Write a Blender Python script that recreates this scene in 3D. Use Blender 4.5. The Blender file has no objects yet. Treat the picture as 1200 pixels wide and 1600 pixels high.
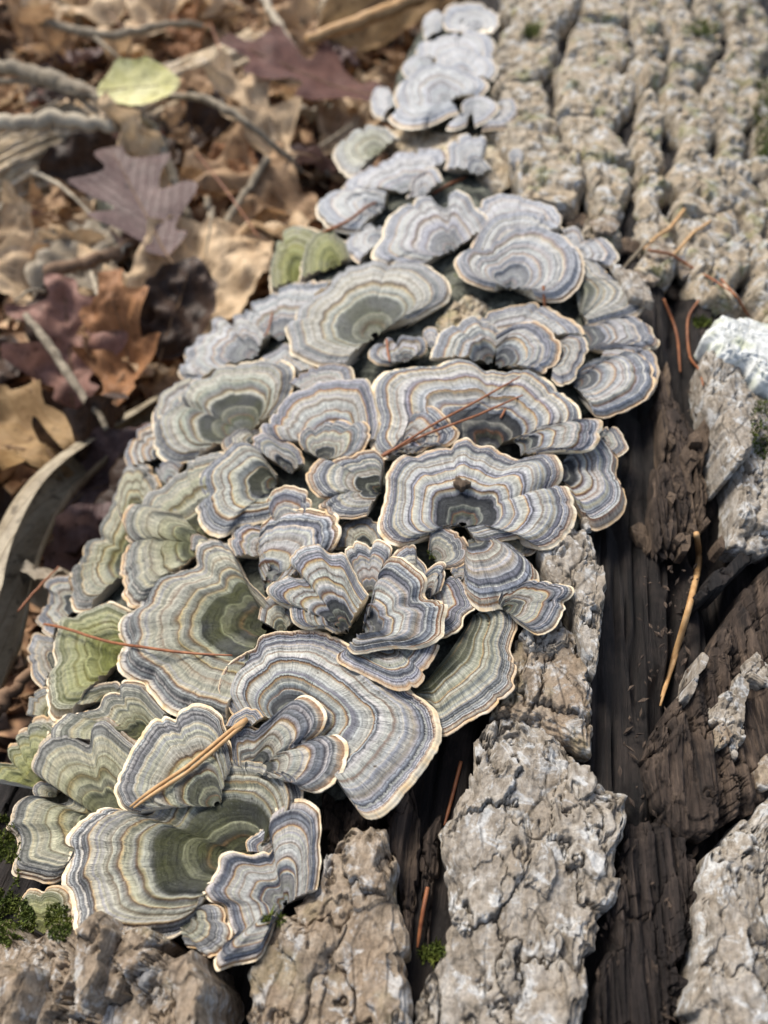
import bpy, math, random
import numpy as np
from mathutils import Vector

R = math.radians
S = bpy.context.scene
COL = S.collection
rng = np.random.default_rng(7)
random.seed(7)

# ------------------------------------------------------------------ camera, world, sun, exposure
CAM_H = 19.5          # centimetres above the top of the log
PITCH = 50.0
FPX = 1256.0          # focal length in photo pixels (1600 high)
cd = bpy.data.cameras.new('camera')
cam = bpy.data.objects.new('camera', cd)
COL.objects.link(cam)
cam.location = (0, 0, CAM_H * 0.01)
cam.rotation_euler = (R(90 - PITCH), 0, 0)
cd.sensor_fit = 'AUTO'
cd.sensor_width = 36
cd.lens = FPX / 1600 * 36
cd.clip_start = 0.01
cd.clip_end = 100
cd.dof.use_dof = True
cd.dof.focus_distance = 0.212
cd.dof.aperture_fstop = 11.0
S.camera = cam

SUN_EL, SUN_AZ = 52.0, -38.0      # azimuth from +Y (away from the camera), negative to the left
w = bpy.data.worlds.new('World')
S.world = w
w.use_nodes = True
nt = w.node_tree
bg = nt.nodes['Background']
sky = nt.nodes.new('ShaderNodeTexSky')
sky.sky_type = 'NISHITA'
sky.sun_disc = False
sky.sun_elevation = R(SUN_EL)
sky.sun_rotation = R(SUN_AZ)
sky.air_density = 1.0
sky.dust_density = 2.5
sky.ozone_density = 1.0
hs = nt.nodes.new('ShaderNodeHueSaturation')      # thin overcast: the blue is washed out
hs.inputs['Saturation'].default_value = 0.74
nt.links.new(sky.outputs[0], hs.inputs['Color'])
nt.links.new(hs.outputs[0], bg.inputs[0])
bg.inputs[1].default_value = 0.12
sd = bpy.data.lights.new('sun', 'SUN')
sd.energy = 2.6
sd.angle = R(24)
sd.color = (1.0, 0.93, 0.82)
sun = bpy.data.objects.new('sun', sd)
COL.objects.link(sun)
az, el = R(SUN_AZ), R(SUN_EL)
sv = Vector((math.sin(az) * math.cos(el), math.cos(az) * math.cos(el), math.sin(el)))
sun.rotation_euler = sv.to_track_quat('Z', 'Y').to_euler()
sun.location = (-1, 1, 2)
S.view_settings.view_transform = 'Standard'
S.view_settings.look = 'None'
S.view_settings.gamma = 1
S.view_settings.exposure = 0.96
S.view_settings.use_curve_mapping = False
S.render.engine = 'CYCLES'
S.cycles.use_denoising = True
S.cycles.max_bounces = 6

# ------------------------------------------------------------------ numeric helpers
_p = np.random.default_rng(3).permutation(256)
_p = np.concatenate([_p, _p, _p])
_g = np.random.default_rng(4).normal(size=(256, 3))
_g /= np.linalg.norm(_g, axis=1)[:, None]

def pn(x, y, z=0.0):
    x, y, z = np.broadcast_arrays(np.asarray(x, float), np.asarray(y, float), np.asarray(z, float))
    xi, yi, zi = np.floor(x).astype(int), np.floor(y).astype(int), np.floor(z).astype(int)
    xf, yf, zf = x - xi, y - yi, z - zi
    xi, yi, zi = xi & 255, yi & 255, zi & 255
    u, v, q = (t * t * t * (t * (t * 6 - 15) + 10) for t in (xf, yf, zf))
    def gr(a, b, c):
        h = _p[_p[_p[(xi + a) & 255] + ((yi + b) & 255)] + ((zi + c) & 255)]
        g = _g[h]
        return g[..., 0] * (xf - a) + g[..., 1] * (yf - b) + g[..., 2] * (zf - c)
    def lp(a, b, t):
        return a + (b - a) * t
    return lp(lp(lp(gr(0, 0, 0), gr(1, 0, 0), u), lp(gr(0, 1, 0), gr(1, 1, 0), u), v),
              lp(lp(gr(0, 0, 1), gr(1, 0, 1), u), lp(gr(0, 1, 1), gr(1, 1, 1), u), v), q) * 1.5

def fbm(x, y, z=0.0, o=4):
    r, a, f = 0, 1.0, 1.0
    for k in range(o):
        r = r + a * pn(np.asarray(x) * f, np.asarray(y) * f, np.asarray(z) * f + k * 7.3)
        a *= 0.5
        f *= 2.03
    return r

def voro2(x, y, k=0.0):
    """distance to the nearest and second nearest cell point, and a random number per cell"""
    x, y = np.asarray(x, float), np.asarray(y, float)
    xi, yi = np.floor(x).astype(int), np.floor(y).astype(int)
    kk = int(k * 13) & 255
    f1 = np.full(x.shape, 9.0); f2 = f1.copy(); r1 = np.zeros(x.shape); r2 = np.zeros(x.shape)
    for a in (-1, 0, 1):
        for b in (-1, 0, 1):
            h = _p[_p[_p[(xi + a) & 255] + ((yi + b) & 255)] + kk]
            px, py = xi + a + .5 + .42 * _g[h, 0], yi + b + .5 + .42 * _g[h, 1]
            d = np.hypot(x - px, y - py)
            nr = d < f1
            f2 = np.where(nr, f1, np.minimum(f2, d))
            r1 = np.where(nr, _g[h, 2], r1)
            f1 = np.where(nr, d, f1)
    return f1, f2, r1

def sstep(a, b, x):
    t = np.clip((np.asarray(x) - a) / (b - a), 0, 1)
    return t * t * (3 - 2 * t)

# the log: an arch that runs along D; u is across it (to the right), v along it
PSI = R(10)
D = np.array([math.sin(PSI), math.cos(PSI)])
E = np.array([math.cos(PSI), -math.sin(PSI)])
U0, RL = 3.0, 26.0
P_ = R(PITCH)
FW = np.array([0, math.cos(P_), -math.sin(P_)])
UPV = np.array([0, math.sin(P_), math.cos(P_)])
RT = np.array([1.0, 0, 0])
CAMP = np.array([0, 0, CAM_H])

def gz(u):
    return -(np.asarray(u) - U0) ** 2 / (2 * RL)

def gslope(u):
    return -(np.asarray(u) - U0) / RL

def uv2xyz(u, v, h):
    """point h above the log's mean surface, measured along its normal"""
    u, v, h = np.broadcast_arrays(np.asarray(u, float), np.asarray(v, float), np.asarray(h, float))
    s = gslope(u)
    n = np.sqrt(1 + s * s)
    uu = u - s / n * h
    zz = gz(u) + h / n
    return np.stack([E[0] * uu + D[0] * v, E[1] * uu + D[1] * v, zz], -1)

def xyz2uv(p):
    p = np.asarray(p)
    return p[..., 0] * E[0] + p[..., 1] * E[1], p[..., 0] * D[0] + p[..., 1] * D[1]

def pxdir(px, py):
    px, py = np.asarray(px, float), np.asarray(py, float)
    return FW + ((px - 600) / FPX)[..., None] * RT - ((py - 800) / FPX)[..., None] * UPV

def hit(px, py, h):
    """where the sight line of a photo pixel meets the log's surface raised by h"""
    px, py, h = np.broadcast_arrays(np.asarray(px, float), np.asarray(py, float), np.asarray(h, float))
    d = pxdir(px, py)
    du = d[..., 0] * E[0] + d[..., 1] * E[1]
    dz = d[..., 2]
    he = h.copy()
    for _ in range(4):
        a = du * du / (2 * RL)
        b = dz - du * U0 / RL
        c = CAM_H + U0 * U0 / (2 * RL) - he
        disc = np.maximum(b * b - 4 * a * c, 0)
        q = (-b + np.sqrt(disc)) / 2
        lam = np.where(q > 1e-9, c / np.maximum(q, 1e-9), 40)
        u = du * lam
        he = h * np.sqrt(1 + gslope(u) ** 2)
    return CAMP + d * lam[..., None]

def hitz(px, py, z):
    d = pxdir(px, py)
    lam = (np.asarray(z) - CAM_H) / d[..., 2]
    return CAMP + d * lam[..., None]

def project(p):
    q = np.asarray(p) - CAMP
    z = q @ FW
    return 600 + FPX * (q @ RT) / z, 800 - FPX * (q @ UPV) / z, z

def spline(pts, n, closed=False):
    p = np.asarray(pts, float)
    if closed:
        p = np.concatenate([p[-1:], p, p[:2]])
    else:
        p = np.concatenate([2 * p[:1] - p[1:2], p, 2 * p[-1:] - p[-2:-1]])
    out = []
    m = len(p) - 3
    for i in range(m):
        t = np.linspace(0, 1, 12, endpoint=False)[:, None]
        a, b, c, d = p[i], p[i + 1], p[i + 2], p[i + 3]
        out.append(0.5 * (2 * b + (c - a) * t + (2 * a - 5 * b + 4 * c - d) * t ** 2 + (3 * b - a - 3 * c + d) * t ** 3))
    out.append(p[-2][None])
    q = np.concatenate(out)
    L = np.concatenate([[0], np.cumsum(np.linalg.norm(np.diff(q, axis=0), axis=1))])
    s = np.linspace(0, L[-1], n, endpoint=not closed)
    return np.stack([np.interp(s, L, q[:, k]) for k in range(q.shape[1])], -1)

# ------------------------------------------------------------------ object helpers
CM = 0.01

def mesh(name, v, quads=None, tris=None, mat=None, parent=None, loc=None, co=None, smooth=True, conames='part_co'):
    """one mesh object; v in centimetres in the world, loc its origin"""
    v = np.asarray(v, float).reshape(-1, 3)
    if loc is None:
        loc = getattr_loc(parent) if parent is not None else v.mean(0)
    me = bpy.data.meshes.new(name)
    nq = 0 if quads is None else len(quads)
    ntr = 0 if tris is None else len(tris)
    me.vertices.add(len(v))
    me.vertices.foreach_set('co', ((v - loc) * CM).ravel())
    me.loops.add(nq * 4 + ntr * 3)
    me.polygons.add(nq + ntr)
    li, st = [], []
    if nq:
        li.append(np.asarray(quads).ravel()); st.append(np.arange(nq) * 4)
    if ntr:
        li.append(np.asarray(tris).ravel()); st.append(nq * 4 + np.arange(ntr) * 3)
    me.loops.foreach_set('vertex_index', np.concatenate(li).astype(np.int32))
    me.polygons.foreach_set('loop_start', np.concatenate(st).astype(np.int32))
    me.update(calc_edges=True)
    me.polygons.foreach_set('use_smooth', np.full(nq + ntr, smooth))
    if co is not None:
        a = me.attributes.new(conames, 'FLOAT_VECTOR', 'POINT')
        a.data.foreach_set('vector', np.asarray(co, np.float32).ravel())
    me.validate()
    if mat is not None:
        me.materials.append(mat)
    o = bpy.data.objects.new(name, me)
    COL.objects.link(o)
    if parent is not None:
        o.parent = parent
        pl = getattr_loc(parent)
        o.location = Vector((np.asarray(loc) - pl) * CM)
    else:
        o.location = Vector(np.asarray(loc) * CM)
    LOC[o.name] = np.asarray(loc, float)
    return o

LOC = {}
def getattr_loc(o):
    return LOC[o.name]

def empty(name, loc):
    o = bpy.data.objects.new(name, None)
    o.empty_display_size = 0.01
    COL.objects.link(o)
    o.location = Vector(np.asarray(loc) * CM)
    LOC[o.name] = np.asarray(loc, float)
    return o

def tag(o, label, cat, group=None, kind=None):
    if label: o['label'] = label
    if cat: o['category'] = cat
    if group: o['group'] = group
    if kind: o['kind'] = kind
    return o

def gridq(nr, nc, wrap=False, off=0, flip=False):
    i = np.arange(nr - 1)[:, None]
    j = np.arange(nc if wrap else nc - 1)[None, :]
    j2 = (j + 1) % nc
    a = i * nc + j; b = i * nc + j2; c = (i + 1) * nc + j2; d = (i + 1) * nc + j
    q = np.stack([a, b, c, d], -1).reshape(-1, 4) + off
    return q[:, ::-1] if flip else q

def tube(path, rad, n=8, caps=True):
    p = np.asarray(path, float)
    rad = np.broadcast_to(np.asarray(rad, float), (len(p),))
    t = np.gradient(p, axis=0)
    t /= np.linalg.norm(t, axis=1)[:, None] + 1e-12
    ref = np.array([0, 0, 1.0]) if abs(t[len(t) // 2][2]) < 0.9 else np.array([1.0, 0, 0])
    a = np.cross(t, ref); a /= np.linalg.norm(a, axis=1)[:, None] + 1e-12
    b = np.cross(t, a)
    th = np.linspace(0, 2 * np.pi, n, endpoint=False)
    v = p[:, None] + rad[:, None, None] * (a[:, None] * np.cos(th)[None, :, None] + b[:, None] * np.sin(th)[None, :, None])
    q = gridq(len(p), n, True)
    v = v.reshape(-1, 3)
    tr = []
    if caps:
        v = np.concatenate([v, p[:1], p[-1:]])
        k = len(p) * n
        for j in range(n):
            tr.append((k, (j + 1) % n, j))
            tr.append((k + 1, (len(p) - 1) * n + j, (len(p) - 1) * n + (j + 1) % n))
    return v, q, np.array(tr) if tr else None

# ------------------------------------------------------------------ material helpers
class NB:
    """small helper that wires shader nodes"""
    def __init__(self, name):
        self.m = bpy.data.materials.new(name)
        self.m.use_nodes = True
        self.t = self.m.node_tree
        self.b = self.t.nodes['Principled BSDF']
        self.b.inputs['Specular IOR Level'].default_value = 0.25
    def n(self, t, **kw):
        x = self.t.nodes.new(t)
        for k, v in kw.items():
            setattr(x, k, v)
        return x
    def l(self, a, b):
        self.t.links.new(a, b)
    def val(self, sock, v):
        if isinstance(v, bpy.types.NodeSocket):
            self.l(v, sock)
        else:
            sock.default_value = v
    def math(self, op, a, b=0.0, c=0.0, clamp=False):
        x = self.n('ShaderNodeMath', operation=op, use_clamp=clamp)
        self.val(x.inputs[0], a); self.val(x.inputs[1], b); self.val(x.inputs[2], c)
        return x.outputs[0]
    def comb(self, a, b, c):
        x = self.n('ShaderNodeCombineXYZ')
        for i, v in enumerate((a, b, c)): self.val(x.inputs[i], v)
        return x.outputs[0]
    def attr(self, name):
        x = self.n('ShaderNodeAttribute', attribute_name=name)
        s = self.n('ShaderNodeSeparateXYZ')
        self.l(x.outputs['Vector'], s.inputs[0])
        return x.outputs['Vector'], s.outputs[0], s.outputs[1], s.outputs[2]
    def objco(self, scale=100.0, stretch=(1, 1, 1), seed=0.0, rotz=0.0):
        c = self.n('ShaderNodeTexCoord')
        m = self.n('ShaderNodeMapping')
        m.inputs['Scale'].default_value = tuple(scale * k for k in stretch)
        m.inputs['Location'].default_value = (seed, seed * 1.7, seed * 0.6)
        if rotz:
            r = self.n('ShaderNodeMapping')
            r.inputs['Rotation'].default_value = (0, 0, rotz)
            self.l(c.outputs['Object'], r.inputs[0])
            self.l(r.outputs[0], m.inputs[0])
        else:
            self.l(c.outputs['Object'], m.inputs[0])
        return m.outputs[0]
    def noise(self, vec, scale=1.0, detail=3.0, rough=0.55, dist=0.0):
        x = self.n('ShaderNodeTexNoise')
        self.l(vec, x.inputs['Vector'])
        x.inputs['Scale'].default_value = scale
        x.inputs['Detail'].default_value = detail
        x.inputs['Roughness'].default_value = rough
        x.inputs['Distortion'].default_value = dist
        return x.outputs['Fac']
    def voro(self, vec, scale=1.0, feature='F1', rand=1.0):
        x = self.n('ShaderNodeTexVoronoi', feature=feature)
        self.l(vec, x.inputs['Vector'])
        x.inputs['Scale'].default_value = scale
        x.inputs['Randomness'].default_value = rand
        return x
    def ramp(self, fac, stops, interp='LINEAR'):
        x = self.n('ShaderNodeValToRGB')
        cr = x.color_ramp
        cr.interpolation = interp
        stops = sorted(stops, key=lambda s: s[0])
        while len(cr.elements) < len(stops): cr.elements.new(0.5)
        for e, (p, c) in zip(cr.elements, stops):
            e.position = min(max(p, 0), 1)
        for e, (p, c) in zip(cr.elements, stops):
            e.color = (c, c, c, 1) if isinstance(c, (int, float)) else (*c[:3], 1)
        self.l(fac, x.inputs[0])
        return x.outputs[0]
    def mix(self, fac, a, b, blend='MIX'):
        x = self.n('ShaderNodeMix', data_type='RGBA', blend_type=blend)
        self.val(x.inputs[0], fac)
        for s, v in ((x.inputs[6], a), (x.inputs[7], b)):
            if isinstance(v, bpy.types.NodeSocket): self.l(v, s)
            else: s.default_value = (*v[:3], 1)
        return x.outputs[2]
    def bump(self, h, strength=0.5, dist=0.01, prev=None):
        x = self.n('ShaderNodeBump')
        x.inputs['Strength'].default_value = strength
        x.inputs['Distance'].default_value = dist
        self.l(h, x.inputs['Height'])
        if prev is not None: self.l(prev, x.inputs['Normal'])
        return x.outputs[0]
    def done(self, col, rough=0.85, bump=None):
        self.val(self.b.inputs['Base Color'], col if isinstance(col, bpy.types.NodeSocket) else (*col, 1))
        self.val(self.b.inputs['Roughness'], rough)
        if bump is not None: self.l(bump, self.b.inputs['Normal'])
        return self.m

# ---- bracket caps: growth zones over the distance from the base (y) with fibres along the radius
CREAM, WHITE, TAN = (0.62, 0.52, 0.36), (0.74, 0.69, 0.58), (0.30, 0.17, 0.08)
LAV, BLUE, SLATE = (0.38, 0.37, 0.36), (0.255, 0.268, 0.295), (0.055, 0.058, 0.072)
BROWN, BUFF, GREY = (0.115, 0.054, 0.027), (0.36, 0.342, 0.29), (0.335, 0.34, 0.33)
DARK, OLIVE, GREEN = (0.010, 0.012, 0.017), (0.14, 0.145, 0.085), (0.10, 0.14, 0.035)

def lerpc(a, b, t):
    return tuple(a[k] + (b[k] - a[k]) * t for k in range(3))

def zones(r, n, green, dark, pale, inn=None):
    """list of (position of the outer edge, colour, width) from the margin inwards"""
    jit = lambda c, a=0.12: tuple(max(0.008, k * (1 + d)) for k, d in zip(c, r.uniform(-a, a) + r.uniform(-.04, .04, 3)))
    z = [(r.uniform(.010, .040), WHITE if r.random() < .5 else CREAM), (r.uniform(.012, .03), lerpc(TAN, BROWN, r.uniform(.1, .9))), (r.uniform(.012, .03), lerpc(BUFF, TAN, r.uniform(.1, .6)))]
    dl = lambda f: lerpc(BLUE, SLATE, f)
    # crowded lines behind the rim
    rim = [(.035, LAV), (.010, dl(.9)), (.035, BLUE), (.008, dl(.8)), (.03, LAV), (.012, SLATE), (.045, dl(.45)), (.010, dl(1.)), (.04, dl(.25)), (.012, BROWN), (.016, (.36, .25, .13))]
    if r.random() < .4: rim = [(.03, lerpc(BUFF, TAN, .5)), (.012, BROWN)] + rim[:-2] + [(.014, (.38, .33, .24))]
    # broad quiet zones with a few brown lines
    wide = [(.04, BUFF), (.02, dl(.12)), (.05, BUFF), (.018, lerpc(BUFF, dl(.3), .7)), (.05, lerpc(BUFF, GREY, .5)), (.010, lerpc(BUFF, BROWN, .7)), (.07, lerpc(BUFF, GREY, .6)), (.05, GREY), (.012, BROWN), (.016, (.38, .27, .14)), (.06, BUFF), (.04, GREY), (.05, dl(.3))]
    more = [(.05, LAV), (.010, SLATE), (.05, BLUE), (.012, BROWN), (.014, (.37, .27, .15)), (.09, BUFF), (.05, GREY), (.04, dl(.4))]
    seq = list(rim)
    if n == 1: seq += wide[:7]
    elif n == 2: seq += wide
    else: seq += wide[:7] + more + wide[7:]
    for wd, c in seq:
        z.append((wd * r.uniform(.5, 1.6), jit(c)))
    dk = lambda f: lerpc(GREY, DARK, min(1, f))
    inner = [(.014, BROWN), (.018, (.32, .26, .16)), (.04, GREY), (.03, lerpc(BLUE, SLATE, .6)), (r.uniform(.13, .20), dk(.4 + .9 * dark)), (.012, (.20, .20, .17)),
             (.05, lerpc(lerpc(GREY, OLIVE, .5), DARK, .55 * dark)), (.07, dk(.2 + .9 * dark)), (.012, BROWN), (.05, lerpc(OLIVE, DARK, .6 * dark)), (.06, dk(.2 + .75 * dark)), (.08, lerpc(lerpc(GREY, OLIVE, .3 + .5 * green), DARK, .6 * dark))]
    inner = [(a * r.uniform(.6, 1.4), jit(c)) for a, c in inner]
    share = r.uniform(.22, .28) + .13 * dark
    if inn is not None: share = inn
    so, si = sum(a for a, c in z), sum(a for a, c in inner)
    z = [(a / so * (1 - share), c) for a, c in z] + [(a / si * share, c) for a, c in inner]
    tot = 1.0
    out, pos = [], 1.0
    for i, (a, c) in enumerate(z):
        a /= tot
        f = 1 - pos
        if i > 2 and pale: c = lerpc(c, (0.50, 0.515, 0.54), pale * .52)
        if green and i > 1:
            lm = sum(c) / 3
            c = lerpc(c, (lm * 1.10, lm * 1.02, lm * .80), min(1, green * .5))
        if green and i > 2: c = lerpc(c, (c[0] * .62 + .006, c[1] * .64 + .008, c[2] * .22), green * min(1, f * 1.15) * .8)
        out.append((pos, c, a))
        pos -= a
    return out

def cap_mat(seed, n=2, green=0., dark=.6, pale=0., inn=None):
    r = np.random.default_rng(seed)
    z = zones(r, n, green, dark, pale, inn)
    def stops_of(zz, lo, hi):
        st = []
        for pos, c, a in zz:
            g = min(.008, a * .30)
            f = lambda p: (p - lo) / (hi - lo)
            nx = zz[min(zz.index((pos, c, a)) + 1, len(zz) - 1)][1]
            c2 = lerpc(lerpc(c, (c[0] * .80, c[1] * .81, c[2] * .83), 1), nx, .5 if max(c) > .12 else .10) if a > .022 else c
            st += [(f(pos - g), c), (f(pos - a + g), c2)]
        return st
    b = NB('bracket_cap_zones')
    vec, a, t, rad = b.attr('cap_co')
    sd = float(seed % 97) * 3.1
    pos3 = b.objco(100, seed=sd)
    fin = b.noise(pos3, 4.5, 4.0, .65)
    fib = b.noise(b.comb(b.math('MULTIPLY', a, 24.0), b.math('MULTIPLY', rad, 2.2), sd), 1.0, 4.0, .65)
    t2 = b.math('ADD', t, b.math('MULTIPLY', b.math('SUBTRACT', fin, .5), .020))
    t2 = b.math('ADD', t2, b.math('MULTIPLY', b.math('SUBTRACT', fib, .5), .030))
    k = 15
    zs = [z[i:i + k] for i in range(0, len(z), k)]
    col = None
    for zz in zs[::-1]:
        hi = zz[0][0]; lo = zz[-1][0] - zz[-1][2]
        x = b.math('DIVIDE', b.math('SUBTRACT', t2, lo), hi - lo, clamp=True)
        cc = b.ramp(x, stops_of(zz, lo, hi))
        col = cc if col is None else b.mix(b.math('GREATER_THAN', t2, lo), col, cc)
    base = col
    fib2 = b.noise(b.comb(b.math('MULTIPLY', a, 7.0), b.math('MULTIPLY', rad, .8), sd + 9), 1.0, 2.0)
    fib3 = b.noise(pos3, 9.0, 3.0, .7)
    k = b.math('ADD', b.math('MULTIPLY', fib, .9), b.math('ADD', b.math('MULTIPLY', fib2, .5), b.math('MULTIPLY', fib3, .6)))
    k = b.math('ADD', b.math('MULTIPLY', b.math('SUBTRACT', k, 1.0), 2.0), 1.0)
    col = b.mix(1.0, col, b.comb(k, k, k), 'MULTIPLY')
    rings = b.noise(b.comb(b.math('MULTIPLY', t2, 46.0), b.math('MULTIPLY', a, .25), sd), 1.0, 3.0, .6)
    rk = b.ramp(rings, [(.30, .78), (.5, 1.02), (.70, 1.22)])
    col = b.mix(1.0, col, rk, 'MULTIPLY')
    blotch = b.noise(pos3, .6, 4.0)
    col = b.mix(b.math('MULTIPLY', b.ramp(blotch, [(.45, 0.), (.70, 1.)]), .16), col, (.33, .34, .35))
    if green > .02:
        gm = b.noise(b.objco(100, seed=sd + 3), .8, 4.0)
        hi = green > .9
        gm = b.math('MULTIPLY', b.ramp(gm, [(.26, 0.), (.46, 1.)] if hi else [(.38, 0.), (.62, 1.)]), b.ramp(t, [(0., 1.), (.45, .95), (.8, .6), (.95, .1)] if hi else [(0., 1.), (.25, .95), (.65, .40), (.9, .0)]))
        col = b.mix(b.math('MULTIPLY', gm, min(.55, green * .75)), col, b.mix(fib, *(((.05, .07, .010), (.30, .31, .05)) if green > .9 else ((.010, .014, .004), (.16, .165, .024)))))
    # frost of short pale hairs
    fz = b.noise(b.comb(b.math('MULTIPLY', a, 55.0), b.math('MULTIPLY', rad, 18.0), sd), 1.0, 2.0)
    fzm = b.math('MULTIPLY', b.ramp(fz, [(.55, 0.), (.75, 1.)]), .15)
    col = b.mix(fzm, col, (.46, .48, .50))
    # stray specks of dirt
    sp = b.voro(pos3, 1.35)
    spn = b.math('ADD', sp.outputs['Distance'], b.math('MULTIPLY', b.math('SUBTRACT', fib3, .5), .16))
    spm = b.ramp(spn, [(.035, 1.), (.06, 0.)])
    col = b.mix(b.math('MULTIPLY', spm, .8), col, (.045, .028, .016))
    bw = b.n('ShaderNodeRGBToBW'); b.l(base, bw.inputs[0])
    nb = b.bump(bw.outputs[0], .55, .0006)
    nb = b.bump(rings, .5, .0007, nb)
    nb = b.bump(fib, .8, .0006, nb)
    nb = b.bump(fib3, .4, .0006, nb)
    nb = b.bump(fz, .35, .0003, nb)
    b.b.inputs['Sheen Weight'].default_value = .03
    b.b.inputs['Sheen Roughness'].default_value = .5
    return b.done(col, .9, nb), z

def margin_mat(seed, pale):
    b = NB('cap_margin_pale')
    vec, a, t, rad = b.attr('cap_co')
    r = np.random.default_rng(seed)
    n = b.noise(b.comb(b.math('MULTIPLY', a, 2.2), 0.0, float(seed % 31)), 1.0, 3.0)
    n2 = b.noise(b.comb(b.math('MULTIPLY', a, 22.), b.math('MULTIPLY', rad, 4.), float(seed % 31)), 1.0, 3.0)
    warm = r.random()
    rim = CREAM if r.random() < .65 else (.44, .31, .18)
    c = b.ramp(n, [(.32, lerpc((.60, .40, .20), (.66, .58, .45), pale)), (.50, lerpc(rim, WHITE, .5 * pale + .25 * warm)), (.72, lerpc(rim, WHITE, .7))])
    c = b.mix(1.0, c, b.ramp(n2, [(.3, .82), (.7, 1.08)]), 'MULTIPLY')
    return b.done(c, .85, b.bump(n2, .35, .0004))

def pore_mat():
    b = NB('pore_surface_cream')
    v = b.objco(100)
    p = b.voro(v, 22)
    c = b.mix(p.outputs['Distance'], (.52, .46, .36), (.66, .60, .50))
    return b.done(c, .9, b.bump(p.outputs['Distance'], .4, .0004))

def bark_mat(name, base, dark, light, lichen=.3, moss=0., seed=0., scale=1.0, warm=(.30, .20, .10)):
    b = NB(name)
    v = b.objco(100, seed=seed)
    vs = b.objco(100, stretch=(1, .45, 1), seed=seed + 4, rotz=PSI)
    n1 = b.noise(v, .9 * scale, 6, .65, .4)
    n2 = b.noise(vs, 3.2 * scale, 6, .7, .3)
    n3 = b.noise(v, 9 * scale, 5, .7)
    c = b.ramp(n2, [(.30, dark), (.44, base), (.58, light), (.75, lerpc(light, (.5, .47, .42), .5))])
    c = b.mix(b.ramp(n1, [(.42, 0.), (.62, .75)]), c, b.mix(n3, warm, lerpc(warm, light, .7)))
    li = b.ramp(b.noise(v, 1.5 * scale, 7, .7, .6), [(.53, 0.), (.60, 1.)])
    c = b.mix(b.math('MULTIPLY', li, lichen), c, b.mix(n3, (.30, .31, .31), (.55, .55, .54)))
    ck = b.voro(b.mix(.22, vs, b.comb(n2, n3, n1)) if False else vs, 1.1 * scale, 'DISTANCE_TO_EDGE')
    ckm = b.ramp(ck.outputs['Distance'], [(0., 1.), (.02, .6), (.05, 0.)])
    ckm = b.math('MULTIPLY', ckm, b.ramp(n1, [(.45, 0.), (.55, .7)]))
    c = b.mix(ckm, c, dark)
    c = b.mix(1.0, c, b.ramp(n3, [(.25, .62), (.5, 1.0), (.75, 1.25)]), 'MULTIPLY')
    if moss:
        mm = b.ramp(b.noise(v, .7, 5, .6), [(.56, 0.), (.64, 1.)])
        c = b.mix(b.math('MULTIPLY', mm, moss), c, b.mix(n3, (.05, .08, .01), (.20, .23, .04)))
    h = b.math('ADD', b.math('MULTIPLY', n2, .7), b.math('ADD', b.math('MULTIPLY', n3, .9), b.math('MULTIPLY', ckm, -.5)))
    return b.done(c, .92, b.bump(h, .5, .0014))

def wood_mat(name, dark, mid, light, seed=0., gloss=.75, grain=(3.2, .22, 3.2)):
    b = NB(name)
    v = b.objco(100, stretch=grain, seed=seed, rotz=PSI)
    n1 = b.noise(v, 1.0, 7, .7, .5)
    n2 = b.noise(v, 5.0, 5, .7)
    n3 = b.noise(b.objco(100, seed=seed), .8, 5, .6)
    c = b.ramp(n1, [(.32, dark), (.55, mid), (.78, light)])
    c = b.mix(b.ramp(n3, [(.50, 0.), (.68, .8)]), c, b.mix(n2, mid, light))
    c = b.mix(1.0, c, b.ramp(n2, [(.25, .6), (.5, 1.), (.75, 1.3)]), 'MULTIPLY')
    h = b.math('ADD', n1, b.math('MULTIPLY', n2, .5))
    return b.done(c, gloss, b.bump(h, .9, .002))

def plain_mat(name, c1, c2, scale=8., rough=.8, stretch=(1, 1, 1), bump=.4):
    b = NB(name)
    n = b.noise(b.objco(100, stretch=stretch), scale * .2, 5, .65)
    return b.done(b.ramp(n, [(.3, c1), (.7, c2)]), rough, b.bump(n, bump, .0008))

def leaf_mat(name, c1, c2, vein, rough=.6, trans=.25):
    b = NB(name)
    vec, x, y, _ = b.attr('part_co')
    n = b.noise(b.objco(100), .5, 6, .65)
    n2 = b.noise(b.objco(100, seed=4), 3., 5, .7)
    c = b.ramp(b.math('ADD', b.math('MULTIPLY', n, .7), b.math('MULTIPLY', n2, .3)), [(.34, c1), (.52, lerpc(c1, c2, .6)), (.66, c2)])
    sp = b.ramp(b.noise(b.objco(100, seed=9), 1.6, 4, .7), [(.56, 0.), (.66, .7)])
    c = b.mix(sp, c, (c1[0] * .35, c1[1] * .33, c1[2] * .33))
    ay = b.math('ABSOLUTE', y)
    fr = b.math('FRACT', b.math('SUBTRACT', b.math('MULTIPLY', x, 8.), b.math('MULTIPLY', ay, 5.)))
    vl = b.ramp(b.math('ABSOLUTE', b.math('SUBTRACT', fr, .5)), [(0., 1.), (.05, .3), (.10, 0.)])
    c = b.mix(b.math('MULTIPLY', vl, .22), c, vein)
    nb = b.bump(vl, .5, .0008)
    nb = b.bump(n2, .5, .001, nb)
    m = b.done(c, rough, nb)
    # thin dead tissue lets some light through
    tr = b.n('ShaderNodeBsdfTranslucent')
    b.l(c, tr.inputs[0])
    ms = b.n('ShaderNodeMixShader')
    ms.inputs[0].default_value = trans
    out = [k for k in b.t.nodes if k.type == 'OUTPUT_MATERIAL'][0]
    b.l(b.b.outputs[0], ms.inputs[1]); b.l(tr.outputs[0], ms.inputs[2]); b.l(ms.outputs[0], out.inputs[0])
    return m
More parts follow.
